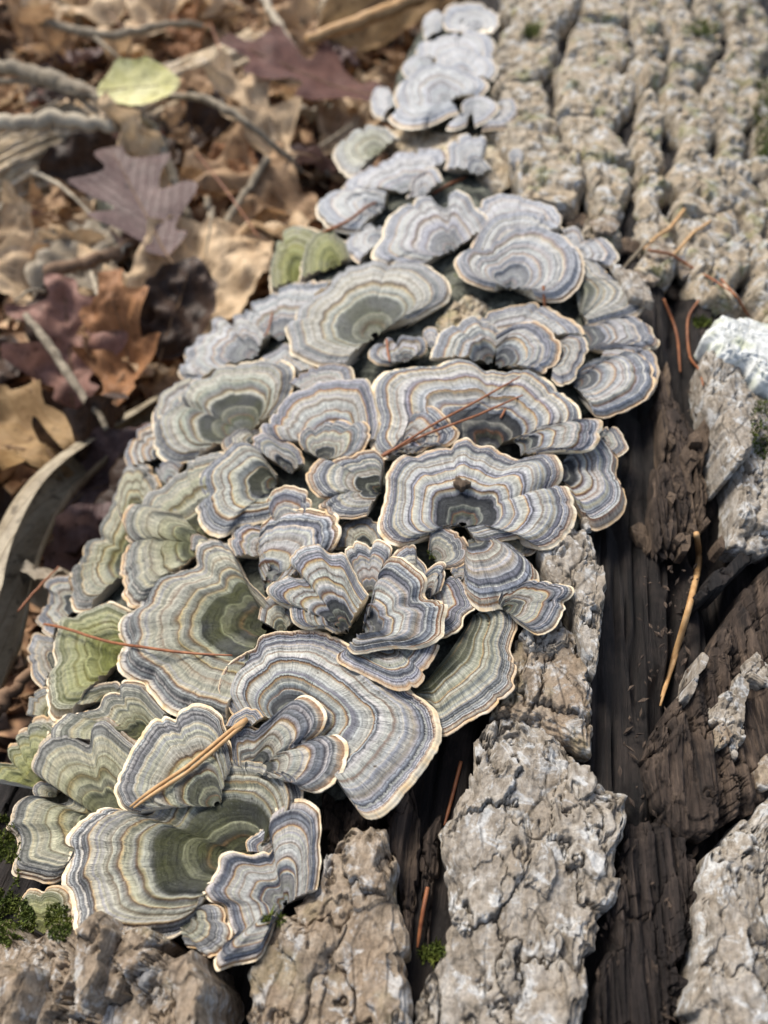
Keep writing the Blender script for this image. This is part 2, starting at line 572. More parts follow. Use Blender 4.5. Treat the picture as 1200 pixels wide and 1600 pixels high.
# ------------------------------------------------------------------ ground and the fallen log
M_SOIL = plain_mat('dark_forest_soil', (.018, .012, .008), (.07, .045, .03), 6, .95)
GZ = -13.0
gx = np.concatenate([-np.geomspace(2000, 95, 14), np.linspace(-90, 60, 121), np.geomspace(65, 2000, 14)])
gy = np.concatenate([-np.geomspace(2000, 25, 12), np.linspace(-20, 130, 121), np.geomspace(135, 4000, 14)])
X, Y = np.meshgrid(gx, gy, indexing='ij')
Zg = GZ + 1.2 * fbm(X * .06, Y * .06, 1.0, 4) * np.exp(-((X / 300) ** 2 + (Y / 300) ** 2))
g = mesh('ground', np.stack([X, Y, Zg], -1), gridq(len(gx), len(gy), flip=False), mat=M_SOIL, loc=np.array([0, 0, GZ]))
tag(g, None, None, kind='structure')

def ground_z(x, y):
    return GZ + 1.2 * fbm(np.asarray(x) * .06, np.asarray(y) * .06, 1.0, 4)

LOG = empty('fallen_log', np.array([E[0] * U0 + D[0] * 20, E[1] * U0 + D[1] * 20, GZ]))
tag(LOG, 'large decaying fallen log with peeling bark that carries all the bracket fungi', 'log')

M_ROT = wood_mat('rotten_dark_wood', (.004, .0035, .0035), (.014, .011, .010), (.060, .045, .037), 2.)
def prof(s):
    """log outline: s from -1 (left foot) over the crest to +1 (right foot)"""
    t = np.array([-1, -.9, -.8, -.72]); 
    uu = np.concatenate([[-18.0, -18.6, -18.4, -17.8], np.linspace(-17.0, 19, 60), [20.6, 21.8, 22.2, 21.5]])
    zz = np.concatenate([[-20, -14, -10.5, -7.6], gz(np.linspace(-17.0, 19, 60) + U0), [-9.8, -12.4, -15.5, -20]])
    L = np.concatenate([[0], np.cumsum(np.hypot(np.diff(uu), np.diff(zz)))])
    return np.interp(s, L / L[-1], uu), np.interp(s, L / L[-1], zz)

ns, nv = 620, 420
ss = np.linspace(0, 1, ns)
vv = np.concatenate([np.linspace(-40, 2, 30), np.linspace(2.2, 70, nv - 60), np.linspace(71, 190, 30)])
pu, pz = prof(ss)
dpu, dpz = np.gradient(pu), np.gradient(pz)
nl = np.hypot(dpu, dpz)
nu_, nz_ = -dpz / nl, dpu / nl
arcs = np.concatenate([[0], np.cumsum(np.hypot(np.diff(pu), np.diff(pz)))])
A, V = np.meshgrid(arcs, vv, indexing='ij')
dis = .28 * fbm(A * .55, V * .05, 3., 4) + .16 * fbm(A * 2.2, V * .14, 9., 4)
dis += .10 * fbm(A * 6.5, V * .25, 19., 3) - .06 * np.abs(pn(A * 11., V * .3, 23.))
dis -= .75 * np.exp(-(pn(A * .35, V * .035, 5.) / .05) ** 2) + .35 * np.exp(-(pn(A * 1.3, V * .07, 25.) / .05) ** 2)
dis -= .35 * sstep(.1, .5, fbm(A * .4, V * .2, 14., 3))
PU = pu[:, None] * np.where(pu[:, None] < 0, 1 - .34 * sstep(17, 33, V), 1.0)
U_ = U0 + PU + nu_[:, None] * (dis - .35)
Z_ = pz[:, None] + nz_[:, None] * (dis - .35)
body = np.stack([E[0] * U_ + D[0] * V, E[1] * U_ + D[1] * V, Z_], -1)
mesh('rotten_wood', body, gridq(ns, nv), mat=M_ROT, parent=LOG)

# ---- bark
M_BARK = bark_mat('grey_furrowed_bark', (.27, .225, .165), (.05, .04, .03), (.45, .39, .29), .35, .25, 1.)
M_BARK2 = bark_mat('pale_scaly_bark', (.19, .163, .13), (.03, .026, .022), (.31, .285, .25), .75, .0, 7., 1.1, (.19, .145, .095))
M_BARK3 = bark_mat('weathered_brown_bark', (.155, .122, .088), (.025, .018, .014), (.28, .23, .175), .6, .1, 13., 1.2, (.19, .13, .08))
M_BLOCK = wood_mat('crumbling_brown_wood', (.02, .014, .010), (.085, .06, .042), (.20, .145, .10), 9., .9, (2.4, .5, 2.4))
M_SLAB = wood_mat('brown_rotten_slab', (.010, .008, .007), (.050, .036, .028), (.20, .145, .105), 6., .9, (3.4, .22, 3.4))

def bark_h(u, v, k, amp=1.0, cracks=1.0, cross=False):
    """scaly relief: flat scales at uneven levels with narrow cracks between them"""
    f2 = fbm(u * 2.1, v * 1.5, k + 40, 4)
    f = fbm(u * .42, v * .30, k, 3)
    w1, w2 = .22 * f2 + .5 * pn(u * .8, v * .5, k + 3), .22 * fbm(u * 2.3, v * 1.5, k + 55, 3)
    su, sv = (.55, .85) if cross else (.58, .40)
    a1, a2, ra = voro2(u * su + w1, v * sv + w2, k)
    b1, b2, rb = voro2(u * su * 2.3 + w1 * 1.6, v * sv * 2.1 + w2 * 1.6, k + 31)
    ea, eb = a2 - a1, b2 - b1
    h = .16 * f + .16 * ra + .06 * pn(u * .8, v * .6, k + 12) + .07 * rb + .035 * f2 + .02 * fbm(u * 7, v * 6, k + 2, 2)
    ck = np.exp(-(ea / .045) ** 2) * .85 + np.exp(-(eb / .05) ** 2) * .28 * sstep(-.3, .3, pn(u * .5, v * .5, k + 70))
    lg = pn(u * .45 + .30 * f2, v * .10 + .2 * f2, k + 60)
    ck = ck + np.exp(-(lg / .022) ** 2) * 1.0
    return amp * h - cracks * .20 * ck

def bark_plate(name, poly, top, k, mat, parent, amp=1., cracks=1., nr=40, nc=140, foot=-.5, rag=.14, label=None, uvspace=False, lift=None, dip=.25, fibre=0., cross=False):
    """plate with a ragged outline; poly in photo pixels (taken at height top) or in log (u, v)"""
    poly = np.asarray(poly, float)
    if uvspace:
        c2 = spline(poly, nc, True)
    else:
        px = np.concatenate([poly, poly[:1]])
        L = np.concatenate([[0], np.cumsum(np.linalg.norm(np.diff(px, axis=0), axis=1))])
        s = np.linspace(0, L[-1], nc, endpoint=False)
        q = np.stack([np.interp(s, L, px[:, i]) for i in range(2)], -1)
        pt = hit(q[:, 0], q[:, 1], top)
        c2 = np.stack(xyz2uv(pt), -1)
    c = c2.mean(0)
    # ragged edge
    dlt = c2 - c
    r0 = np.linalg.norm(dlt, axis=1)[:, None]
    nn = fbm(c2[:, 0] * 1.3, c2[:, 1] * 1.3, k + 3, 5) + .6 * pn(c2[:, 0] * 4.5, c2[:, 1] * 3.5, k + 9) + .8 * voro2(c2[:, 0] * 1.5, c2[:, 1] * 1.1, k)[2]
    c2 = c2 + dlt / (r0 + 1e-6) * (nn * rag)[:, None]
    t = np.concatenate([[0.0], np.linspace(.02, 1, nr - 1) ** .70])
    uvp = c + (c2 - c)[None] * t[:, None, None]
    u, v = uvp[..., 0], uvp[..., 1]
    h = top + bark_h(u, v, k, amp, cracks, cross)
    if fibre: h = h + fibre * (fbm(u * 3.2 + .25 * v, v * .22, k, 4) - .8 * np.abs(pn(u * 1.7 + .15 * v, v * .10, k + 7)))
    if lift is not None: h = h + lift(u - c[0], v - c[1])
    edge = sstep(.93, 1.0, t)[:, None]
    # thin layers that break off one after another towards the rim
    lay = t[:, None] + .10 * fbm(u * 1.6, v * 1.6, k + 5, 3)
    h = h - dip * (edge ** 2 * .5 + sstep(.90, .915, lay) * .45 + sstep(.80, .812, lay) * .3 * sstep(-.1, .1, pn(u * .6, v * .6, k + 8)))
    P = uv2xyz(u, v, h)
    # undercut side walls
    rows = [P.reshape(-1, nc, 3)]
    for f, ins in ((.33, .0), (.66, .05), (1., .12)):
        hh = h[-1] + (foot - h[-1]) * f
        wob = .10 * pn(u[-1] * 2.5, v[-1] * 2.5, k + f * 9) 
        pw = c + (c2 - c) * (1 - (ins + wob * f) * .3)[:, None]
        rows.append(uv2xyz(pw[:, 0], pw[:, 1], hh)[None])
    Pm = np.concatenate(rows)
    q = gridq(len(Pm), nc, True)
    a = Pm[0, 0]; 
    # orient upwards
    ar = np.sum(c2[:, 0] * np.roll(c2[:, 1], -1) - np.roll(c2[:, 0], -1) * c2[:, 1])
    if ar < 0: q = q[:, ::-1]
    o = mesh(name, Pm, q, mat=mat, parent=parent, loc=uv2xyz(c[0], c[1], 0), smooth=True)
    if label: o['label'] = label
    return o

def inpoly(x, y, poly):
    poly = np.asarray(poly, float)
    r = np.zeros(np.shape(x), bool)
    n = len(poly)
    for i in range(n):
        x1, y1 = poly[i]; x2, y2 = poly[(i + 1) % n]
        c = ((y1 > y) != (y2 > y)) & (x < (x2 - x1) * (y - y1) / (y2 - y1 + 1e-12) + x1)
        r ^= c
    return r

# upper bark: furrowed columns of plates that run along the log
region = [(740, -150), (772, 40), (765, 120), (800, 200), (812, 300), (840, 322), (905, 350), (1000, 385), (1030, 345), (1080, 400), (1210, 440), (1600, 460), (1600, -200)]
M_BARKP = bark_mat('pale_furrowed_bark', (.205, .172, .125), (.028, .023, .018), (.34, .30, .24), .85, .35, 21., .9, (.33, .24, .14))
def bark_ridge(lf, rf, v0, v1, top, k, mat):
    """a length of furrowed bark between two wandering cracks, broken into overlapping ledges"""
    nb = max(14, int((v1 - v0) * 9)); na = 40
    a = np.linspace(0, 1, na); vb = np.linspace(v0, v1, nb)
    A_, V_ = np.meshgrid(a, vb, indexing='ij')
    l, r_ = lf(vb), rf(vb)
    U_ = l[None] + (r_ - l)[None] * A_
    w1 = fbm(U_ * .9, V_ * .7, k, 4)
    sl_ = V_ * .34 + .9 * pn(U_ * .30, V_ * .12, k + 4) + .35 * w1 + voro2(U_ * .5, V_ * .25, k + 2)[2] * .45
    led = 1 - (sl_ - np.floor(sl_))
    sl2 = V_ * .95 + 1.2 * pn(U_ * .7, V_ * .3, k + 14) + .4 * w1
    led2 = 1 - (sl2 - np.floor(sl2))
    ra = voro2(U_ * .6 + .3 * w1, V_ * .35 + .3 * w1, k + 9)
    H = top + .24 * led + .10 * led2 + .15 * ra[2] + .26 * fbm(U_ * .35, V_ * .25, k + 20, 3) + .06 * w1 + .05 * fbm(U_ * 3.4, V_ * 3., k + 33, 3)
    H -= .25 * np.exp(-((ra[1] - ra[0]) / .05) ** 2)
    e = np.minimum(A_, 1 - A_) * (r_ - l)[None]
    H -= .45 * np.exp(-(e / .16) ** 2) * (1 + pn(U_ * 1.2, V_ * 1.2, k + 40))
    P = uv2xyz(U_, V_, H)
    foot = uv2xyz(U_, V_, np.full_like(H, -.8))
    full = np.concatenate([foot[:1], P, foot[-1:]], 0)
    ends = np.concatenate([foot[:, :1], foot[:, -1:]], 1)
    full = np.concatenate([np.concatenate([foot[:1, :1], foot[:, :1], foot[-1:, :1]], 0), full, np.concatenate([foot[:1, -1:], foot[:, -1:], foot[-1:, -1:]], 0)], 1)
    q = gridq(full.shape[0], full.shape[1])
    mesh('bark_ridge', full, q, mat=mat, parent=LOG, loc=uv2xyz(U_.mean(), V_.mean(), 0))

cols = [0.0, 2.7, 5.5, 7.6, 10.2, 12.3, 15.0, 17.4]
def crack(ci):
    c_ = cols[ci]
    def f(x):
        x = np.asarray(x, float)
        if ci == 0: base = c_ - 2.7 * sstep(35, 49, x)
        elif ci == 1: base = c_ - .9 * sstep(35, 49, x)
        else: base = c_
        return base + 1.15 * pn(c_ * 3.1, x * .13, 2.) + .50 * pn(c_ * 3.1, x * .42, 5.) + .18 * pn(c_ * 3.1, x * 1.7, 8.) + .22 * voro2(np.full_like(x, c_), x * .8, ci)[2]
    return f
def lane(ci):
    """half width of the crack, closing here and there"""
    return lambda x: np.maximum(.015, (.19 + .02 * ci) * (1 + 2.8 * pn(cols[ci] * 1.7, np.asarray(x) * .22, 12.)))
for ci in range(len(cols) - 1):
    v = {0: 35.5, 1: 33.2, 2: 31.0, 3: 29.5, 4: 28.2, 5: 27., 6: 26.}[ci] + rng.uniform(-.5, .5)
    while v < 95:
        ln = rng.uniform(4.0, 10.0)
        c0, c1, g0, g1 = crack(ci), crack(ci + 1), lane(ci), lane(ci + 1)
        j0, j1 = rng.uniform(-.12, .12), rng.uniform(-.12, .12)
        bark_ridge(lambda x: c0(x) + g0(x) + j0 * .5, lambda x: c1(x) - g1(x) + j1 * .5, v + .04, v + ln - .04, rng.uniform(.15, .55), rng.uniform(0, 90), M_BARKP)
        v += ln

# named pieces of the nearer bark, each traced where it lies
NB_ = dict(nr=64, nc=220)
bark_plate('bark_plate', [(742, 1150), (775, 1118), (815, 1112), (860, 1140), (905, 1185), (935, 1208), (985, 1236), (980, 1285), (968, 1330), (972, 1372), (960, 1408), (932, 1432),
     (925, 1500), (922, 1555), (908, 1600), (900, 1680), (655, 1680), (660, 1560), (690, 1490), (705, 1440), (692, 1380), (683, 1310), (705, 1275), (738, 1235)],
     .5, 21., M_BARK2, LOG, 1.0, 1.0, 190, 420, foot=-.8, rag=.13, label='broad pale grey scaly bark plate beside the dark wood')
bark_plate('bark_plate', [(800, 985), (850, 960), (900, 990), (925, 1040), (932, 1110), (925, 1165), (880, 1150), (835, 1125), (800, 1112), (770, 1110), (780, 1060)], .55, 31., M_BARK3, LOG, .9, 1., **NB_)
bark_plate('bark_flake', [(846, 850), (880, 815), (925, 830), (940, 880), (942, 940), (936, 990), (934, 1045), (915, 1020), (900, 960), (880, 915), (852, 895)], 1.0, 35., M_BARK2, LOG, .8, 1., **NB_,
     label='narrow hanging grey bark flake beside the dark groove')
bark_plate('bark_flake', [(845, 940), (875, 950), (885, 985), (872, 1020), (838, 1015), (815, 985)], .85, 37., M_BARK2, LOG, .7, 1., 40, 120)
bark_plate('bark_plate', [(395, 1500), (440, 1440), (505, 1390), (520, 1330), (560, 1290), (612, 1292), (625, 1340), (628, 1400), (640, 1470), (652, 1530), (645, 1680), (390, 1680)],
     .85, 41., M_BARK3, LOG, 1.1, 1.1, 120, 300, foot=-.8, rag=.14, label='brown weathered bark plate below the lowest rosette')
bark_plate('bark_plate', [(-60, 1480), (30, 1440), (60, 1470), (120, 1450), (170, 1465), (215, 1445), (255, 1465), (290, 1480), (325, 1560), (330, 1690), (-60, 1700)],
     1.35, 47., M_BARK3, LOG, 1.7, 1.2, 120, 300, foot=-.6, rag=.2, label='rough out of focus bark plate in the near corner')
bark_plate('bark_flake', [(140, 1500), (170, 1440), (200, 1420), (212, 1450), (195, 1530), (160, 1580)], 2.2, 49., M_BARK3, LOG, .8, .8, 30, 90, rag=.12)
bark_plate('bark_flake', [(300, 1510), (330, 1480), (348, 1560), (340, 1640), (310, 1640)], 1.9, 51., M_BARK3, LOG, .8, .8, 30, 90)
bark_plate('bark_flake', [(-20, 1560), (40, 1500), (85, 1515), (60, 1620), (10, 1690)], 2.5, 53., M_BARK3, LOG, .8, .8, 30, 90)
# slivers of wood in the gap between the two near plates
for poly, tp, k in (([(600, 1260), (640, 1225), (655, 1290), (650, 1400), (640, 1480), (620, 1400)], .1, 3), ([(655, 1290), (690, 1260), (680, 1350), (668, 1480), (655, 1420)], -.1, 5),
                    ([(505, 1240), (560, 1250), (590, 1285), (545, 1300), (515, 1350), (500, 1310)], .0, 8)):
    bark_plate('wood_sliver', poly, tp, k, M_SLAB, LOG, .5, 1., 46, 130, foot=-.9, fibre=.3)
# the right-hand side: eroded slab, bark behind it, crumbling blocks
bark_plate('wood_slab', [(1012, 1172), (1040, 1110), (1085, 1050), (1130, 970), (1165, 915), (1230, 850), (1290, 1000), (1290, 1240), (1200, 1250), (1150, 1275), (1100, 1310), (1060, 1285), (1025, 1245)], .65, 61., M_SLAB, LOG, .55, .9, 130, 320, foot=-.8, rag=.12, fibre=.34,
     label='dark brown eroded slab of wood right of the groove')
M_ROT2 = wood_mat('charred_looking_wood', (.006, .005, .005), (.026, .020, .018), (.10, .075, .06), 11., .9, (3.8, .25, 3.8))
bark_plate('wood_slab', [(985, 1270), (1040, 1268), (1085, 1330), (1098, 1400), (1078, 1480), (1060, 1580), (1040, 1700), (905, 1700), (940, 1520), (970, 1400)], .22, 63., M_ROT2, LOG, .6, .9, 120, 300, foot=-.9, rag=.14, fibre=.42)
bark_plate('bark_plate', [(1098, 1420), (1112, 1345), (1165, 1275), (1215, 1230), (1290, 1260), (1290, 1700), (1080, 1700), (1085, 1560)], 1.0, 67., M_BARK2, LOG, 1., 1.0, 120, 280, rag=.12)
bark_plate('bark_plate', [(1092, 560), (1110, 530), (1180, 540), (1260, 560), (1290, 700), (1260, 820), (1190, 850), (1150, 835), (1150, 770), (1140, 700), (1105, 620)], 1.0, 71., M_BARK2, LOG, 1.3, 1.0, 100, 240, rag=.12,
     label='upright grey bark plate below the white crust')
bark_plate('bark_flake', [(1120, 640), (1150, 610), (1178, 640), (1170, 700), (1140, 720)], 1.5, 73., M_BARK2, LOG, .7, .8, 30, 90)
def wood_block(x, y, wd, hh, rot, top, tu, tv):
    """a split block of brown rotten wood with flat broken faces"""
    m = int(rng.integers(4, 7))
    an = np.linspace(0, 2 * np.pi, m, endpoint=False) + rng.uniform(-.35, .35, m)
    qx, qy = wd * np.cos(an) * rng.uniform(.75, 1.2, m), hh * np.sin(an) * rng.uniform(.75, 1.2, m)
    px, py = x + qx * math.cos(rot) - qy * math.sin(rot), y + qx * math.sin(rot) + qy * math.cos(rot)
    u, v = xyz2uv(hit(px, py, top))
    c = np.array([u.mean(), v.mean()])
    rows = []
    for f, hgt in ((1.06, -.4), (1.0, top - .10), (.90, top), (.02, top + .02)):
        uu, vv = c[0] + (u - c[0]) * f, c[1] + (v - c[1]) * f
        hh_ = hgt + (tu * (uu - c[0]) + tv * (vv - c[1])) * (hgt > 0) + rng.uniform(-.03, .03, m)
        rows.append(uv2xyz(uu, vv, hh_))
    gq = gridq(4, m, True)
    ar = np.sum(u * np.roll(v, -1) - np.roll(u, -1) * v)
    mesh('wood_block', np.stack(rows), gq if ar > 0 else gq[:, ::-1], mat=M_BLOCK, parent=LOG, loc=uv2xyz(c[0], c[1], 0), smooth=False)
for k in range(16):
    y = rng.uniform(675, 850)
    x = rng.uniform(1040, 1120) + (y - 760) * .12
    wood_block(x, y, rng.uniform(6, 13), rng.uniform(8, 18), rng.uniform(-.5, .3), rng.uniform(.1, .35), rng.uniform(-.2, .2), rng.uniform(-.2, .2))
for k in range(15):
    y = rng.uniform(640, 820)
    x = rng.uniform(1020, 1105) + (y - 740) * .14
    ln, wd = rng.uniform(40, 85), rng.uniform(7, 15)
    sk = rng.uniform(-.22, .10)
    poly = [(x + sk * ln * f + wd * w_, y - ln * f) for f, w_ in ((1, .1), (.6, .7), (0, 1.), (-.6, .8), (-1, .3), (-.8, -.4), (-.1, -1.), (.6, -.7))]
    bark_plate('wood_sliver', poly, rng.uniform(-.1, .4), 200 + k * 3, (M_SLAB, M_BLOCK)[k % 3 == 0], LOG, .35, .5, 26, 76, foot=-.6, rag=.07, fibre=.22, dip=.1)
bark_plate('wood_sliver', [(1020, 620), (1045, 590), (1062, 640), (1055, 690), (1035, 680)], .25, 81., M_SLAB, LOG, .5, .5, 24, 70)
bark_plate('wood_sliver', [(1082, 925), (1130, 880), (1160, 850), (1170, 870), (1130, 910), (1090, 935)], .75, 83., M_ROT, LOG, .4, .5, 24, 70)
bark_plate('bark_flake', [(700, 480), (730, 450), (765, 470), (760, 500), (700, 520), (680, 510)], .35, 85., M_BARK, LOG, .6, .8, 30, 90)
bark_plate('bark_flake', [(640, 480), (690, 440), (700, 480), (660, 520), (620, 545), (560, 600), (545, 590), (590, 540)], .1, 87., M_BARK3, LOG, .6, .8, 30, 90)
bark_plate('bark_flake', [(600, 200), (680, 195), (740, 205), (790, 210), (795, 280), (760, 300), (700, 240), (640, 235), (600, 240)], -.05, 89., M_BARK, LOG, .8, 1., 36, 110)
bark_plate('bark_flake', [(1112, 1090), (1140, 1072), (1162, 1110), (1158, 1150), (1130, 1140), (1110, 1120)], 1.0, 91., M_BARK2, LOG, .5, .6, 26, 80)
bark_plate('bark_flake', [(1065, 1085), (1098, 1010), (1106, 1020), (1080, 1085)], .9, 93., M_BARK2, LOG, .4, .5, 20, 60)

# grey-green crust of old fungus from which the caps grow
b = NB('old_fungal_crust')
v_ = b.objco(100)
n1 = b.noise(v_, 1.3, 5, .65); n2 = b.noise(v_, 9., 4, .7)
cc = b.ramp(n1, [(.35, (.022, .024, .022)), (.5, (.07, .075, .06)), (.62, (.15, .155, .13)), (.72, (.10, .11, .045))])
M_CRU = b.done(b.mix(1.0, cc, b.ramp(n2, [(.3, .5), (.7, 1.4)]), 'MULTIPLY'), .95, b.bump(n2, .7, .001))
for poly, k in (([(60, 1180), (90, 960), (190, 760), (250, 640), (330, 560), (430, 560), (560, 600), (760, 560), (900, 640), (940, 720), (900, 830), (800, 900), (740, 1000), (650, 1080), (600, 1200), (480, 1260), (420, 1420), (300, 1470), (120, 1440), (40, 1300)], 3.),
                ([(330, 560), (400, 480), (470, 410), (540, 330), (640, 260), (720, 240), (800, 330), (900, 380), (960, 480), (980, 600), (900, 640), (760, 560), (680, 600), (560, 600), (430, 580)], 9.),
                ([(600, 180), (620, 110), (670, 20), (740, 5), (780, 60), (775, 140), (760, 200), (690, 205)], 15.)):
    bark_plate('fungal_crust', poly, .12, k, M_CRU, LOG, .5, .3, 110, 260, foot=-.6, rag=.1)

# splinters, soil and crumbs lying in the dark groove
nd = 900
dr = np.random.default_rng(8)
dx, dy = dr.uniform(930, 1200, nd), dr.uniform(340, 1600, nd)
dp = hit(dx, dy, dr.uniform(-.25, .1, nd))
keep = ((dx < 1090) | (dy < 520)) & (dx > 1085 - (dy - 300) * .13)
dp = dp[keep]; nd = len(dp)
lg_ = dr.uniform(.10, .34, nd) ** 1.5
ang = dr.normal(PSI, .7, nd)
d1 = np.stack([np.sin(ang), np.cos(ang), dr.normal(0, .18, nd)], -1)
d2 = np.cross(d1, dr.normal(size=(nd, 3))); d2 /= np.linalg.norm(d2, axis=1)[:, None]
d3 = np.cross(d1, d2)
w_ = (.02 + .32 * lg_ * dr.uniform(.3, 1.2, nd))[:, None]
e1, e2 = dp - d1 * lg_[:, None], dp + d1 * lg_[:, None]
V6 = np.stack([e1, dp + d2 * w_, dp + d3 * w_, dp - d2 * w_, dp - d3 * w_, e2], 1).reshape(-1, 3)
tt = np.array([(0, 1, 2), (0, 2, 3), (0, 3, 4), (0, 4, 1), (5, 2, 1), (5, 3, 2), (5, 4, 3), (5, 1, 4)])
o = mesh('wood_debris', V6, None, (np.arange(nd)[:, None, None] * 6 + tt[None]).reshape(-1, 3), mat=M_SLAB, parent=LOG, loc=dp.mean(0), smooth=False)
o['kind'] = 'stuff'

# thin flakes that lift off the broad plate and the slab
fk = np.random.default_rng(31)
for k in range(9):
    if k < 4: x, y = fk.uniform(715, 930), fk.uniform(1190, 1590); tp, mt = .62, M_BARK2
    else: x, y = fk.uniform(1120, 1200), fk.uniform(930, 1230); tp, mt = .85, (M_BARK2, M_BARK3)[k % 2]
    wd, hh = fk.uniform(12, 24), fk.uniform(20, 42)
    poly = [(x + wd * math.cos(a) * fk.uniform(.7, 1.2), y + hh * math.sin(a) * fk.uniform(.7, 1.2)) for a in np.linspace(0, 6.28, 8)[:-1] + fk.uniform(-.3, .3, 7)]
    t1, t2 = fk.uniform(-.15, .15), fk.uniform(-.15, .15)
    bark_plate('bark_flake', poly, tp + fk.uniform(-.04, .12), 300 + k * 5, mt, LOG, .45, .5, 30, 90, foot=tp - .45, rag=.12, dip=.10, lift=lambda a, b_: t1 * a + t2 * b_)
# ------------------------------------------------------------------ bracket fungi
M_PORE = pore_mat()
CAPN = [0]
FUNGI = 'bracket fungus caps on the fallen log'

def cap(label, base, pts, L=0., rise=.55, n=2, green=0., dark=.6, pale=0., arch=.16, ruf=.05, scal=1.0, name='bracket_cap', h0=None, h1=None, closed=False, dens=1.0, inn=None):
    CAPN[0] += 1
    seed = 1000 + CAPN[0] * 17
    r = np.random.default_rng(seed)
    h0 = .28 + .30 * L if h0 is None else h0
    rise = rise * .62
    h1 = h0 + rise if h1 is None else h1
    pts = np.asarray(pts, float)
    per = np.sum(np.linalg.norm(np.diff(pts, axis=0), axis=1))
    nc = int(np.clip(per / 3.2 * dens, 48, 220))
    q = spline(pts, nc, closed)
    base = np.asarray(base, float).reshape(-1, 2)
    bl = base if len(base) == 2 else np.repeat(base, 2, 0)
    s = np.linspace(0, 1, nc)
    bq = bl[0] + (bl[1] - bl[0]) * s[:, None]
    # small scallops of the growing edge
    tang = np.gradient(q, axis=0); tang /= np.linalg.norm(tang, axis=1)[:, None] + 1e-9
    nrm = np.stack([tang[:, 1], -tang[:, 0]], -1)
    if np.sum((q - bq) * nrm) < 0: nrm = -nrm
    px = s * per
    fade = np.minimum(1, np.minimum(s, 1 - s) * 12) if not closed else 1
    q = q + nrm * (scal * (1.8 * pn(px * .05, seed * .37) + .9 * pn(px * .13, seed * .37, 3) + .45 * pn(px * .4, seed * .37, 6)) * fade)[:, None]
    for _ in range(int(r.integers(2, 6)) if per > 120 else 1):      # nicks in the rim
        q = q - nrm * (r.uniform(1.5, 5.5) * np.exp(-((s - r.uniform(.1, .9)) * per / r.uniform(2.5, 6.)) ** 2))[:, None]
    hh = h1 + ruf * fbm(px * .022, seed * .37, 1.0, 2) * 1.6
    Po = hit(q[:, 0], q[:, 1], hh)
    Pb = hit(bq[:, 0], bq[:, 1], np.full(nc, h0))
    B0 = Pb.mean(0)
    u0, _ = xyz2uv(B0)
    sl = gslope(u0); nk = math.sqrt(1 + sl * sl)
    N = np.array([-sl / nk * E[0], -sl / nk * E[1], 1 / nk])
    rad = np.linalg.norm(Po - Pb, axis=1)
    Lr = float(np.percentile(rad, 80))
    arc = np.concatenate([[0], np.cumsum(np.linalg.norm(np.diff(Po, axis=0), axis=1))])
    kw = max(5, nc // 7) | 1
    pad = np.pad(rad, kw // 2, mode='edge')
    sm = np.convolve(pad, np.ones(kw) / kw, 'valid')
    sm = np.convolve(np.pad(sm, 2, mode='edge'), np.ones(5) / 5, 'valid')
    endf = np.minimum(1, np.minimum(s, 1 - s) * 9) if not closed else 1
    valley = np.clip((sm - rad) * .45, -.08, .20) * endf
    gk = np.exp(-np.linspace(-2.2, 2.2, kw) ** 2); gk /= gk.sum()
    Ps = np.stack([np.convolve(np.pad(Po[:, i], kw // 2, mode='reflect', reflect_type='odd') if not closed else np.pad(Po[:, i], kw // 2, mode='wrap'), gk, 'valid') for i in range(3)], -1)
    nr = int(np.clip(Lr * 16 * dens, 16, 62))
    t = np.linspace(.03, .972, nr) ** .9
    mat, z = cap_mat(seed, n, green, dark, pale, inn)
    edges = np.array([p for p, c, a in z[1:]])
    eamp = np.random.default_rng(seed + 1).uniform(-.9, 1.0, len(edges))

    def top(t):
        T = np.broadcast_to(t[:, None], (len(t), nc))
        AR = np.broadcast_to(arc[None], T.shape)
        wS = (T ** 2.2)[..., None]
        P0 = Pb[None] + ((Ps * (1 - wS) + Po * wS) - Pb[None]) * T[..., None]
        wob = fbm(P0[..., 0] * .75, P0[..., 1] * .75, P0[..., 2] * .75 + seed * .11, 2)
        wob2 = pn(P0[..., 0] * 3.1, P0[..., 1] * 3.1, P0[..., 2] * 3.1 + seed * .3)
        T2 = T + wob * .048 * np.minimum(1.04 - T, .12 + .9 * T) + wob2 * .011 * np.minimum(1, 2.5 * (1.04 - T))
        f = rad / (Lr + 1e-6)
        pr = arch * Lr * 4 * (T * (1 - T)) * .55 * np.minimum(1, f)
        pr = pr - .10 * Lr * .35 * sstep(.78, 1.0, T) ** 2
        rg = 0
        for e, am in zip(edges, eamp):
            d = T2 - e
            rg = rg + am * np.exp(-(d / .014) ** 2) * .024 + am * .030 * np.tanh(d / .012) * np.exp(-(d / .07) ** 2)
        rg = rg * min(1.6, Lr / 1.6)
        wv = (.075 * pn(AR * .9, T * .9, seed * .21) + .035 * pn(AR * 2.6, T * 1.2, seed * .21 + 4)) * T ** 1.5 * min(1.3, Lr / 2)
        wv = wv + .045 * pn(AR * .9, T * 3.0, seed * .21 + 8) * min(1, Lr / 2) * T * (1 - T) * 2
        wv = wv - valley[None] * sstep(.25, .95, T)
        P = P0 + N * (pr + rg + wv)[..., None]
        return P, np.stack([AR, T2, T * rad[None]], -1)

    P, co = top(t)
    quads = gridq(nr, nc, closed)
    fn = np.cross(P[nr // 2, nc // 2 + 1] - P[nr // 2, nc // 2], P[nr // 2 + 1, nc // 2] - P[nr // 2, nc // 2])
    flip = np.dot(fn, N) > 0      # quads run (i,j),(i,j+1),(i+1,j+1): normal = d_j x d_i
    def orient(qd): return qd if flip else qd[:, ::-1]
    o = mesh(name, P, orient(quads), mat=mat, loc=B0, co=co, conames='cap_co')
    # pale growing margin: a lip that rolls over the edge
    tm = np.array([.972, .982, .992, 1.0])
    Pm, com = top(tm)
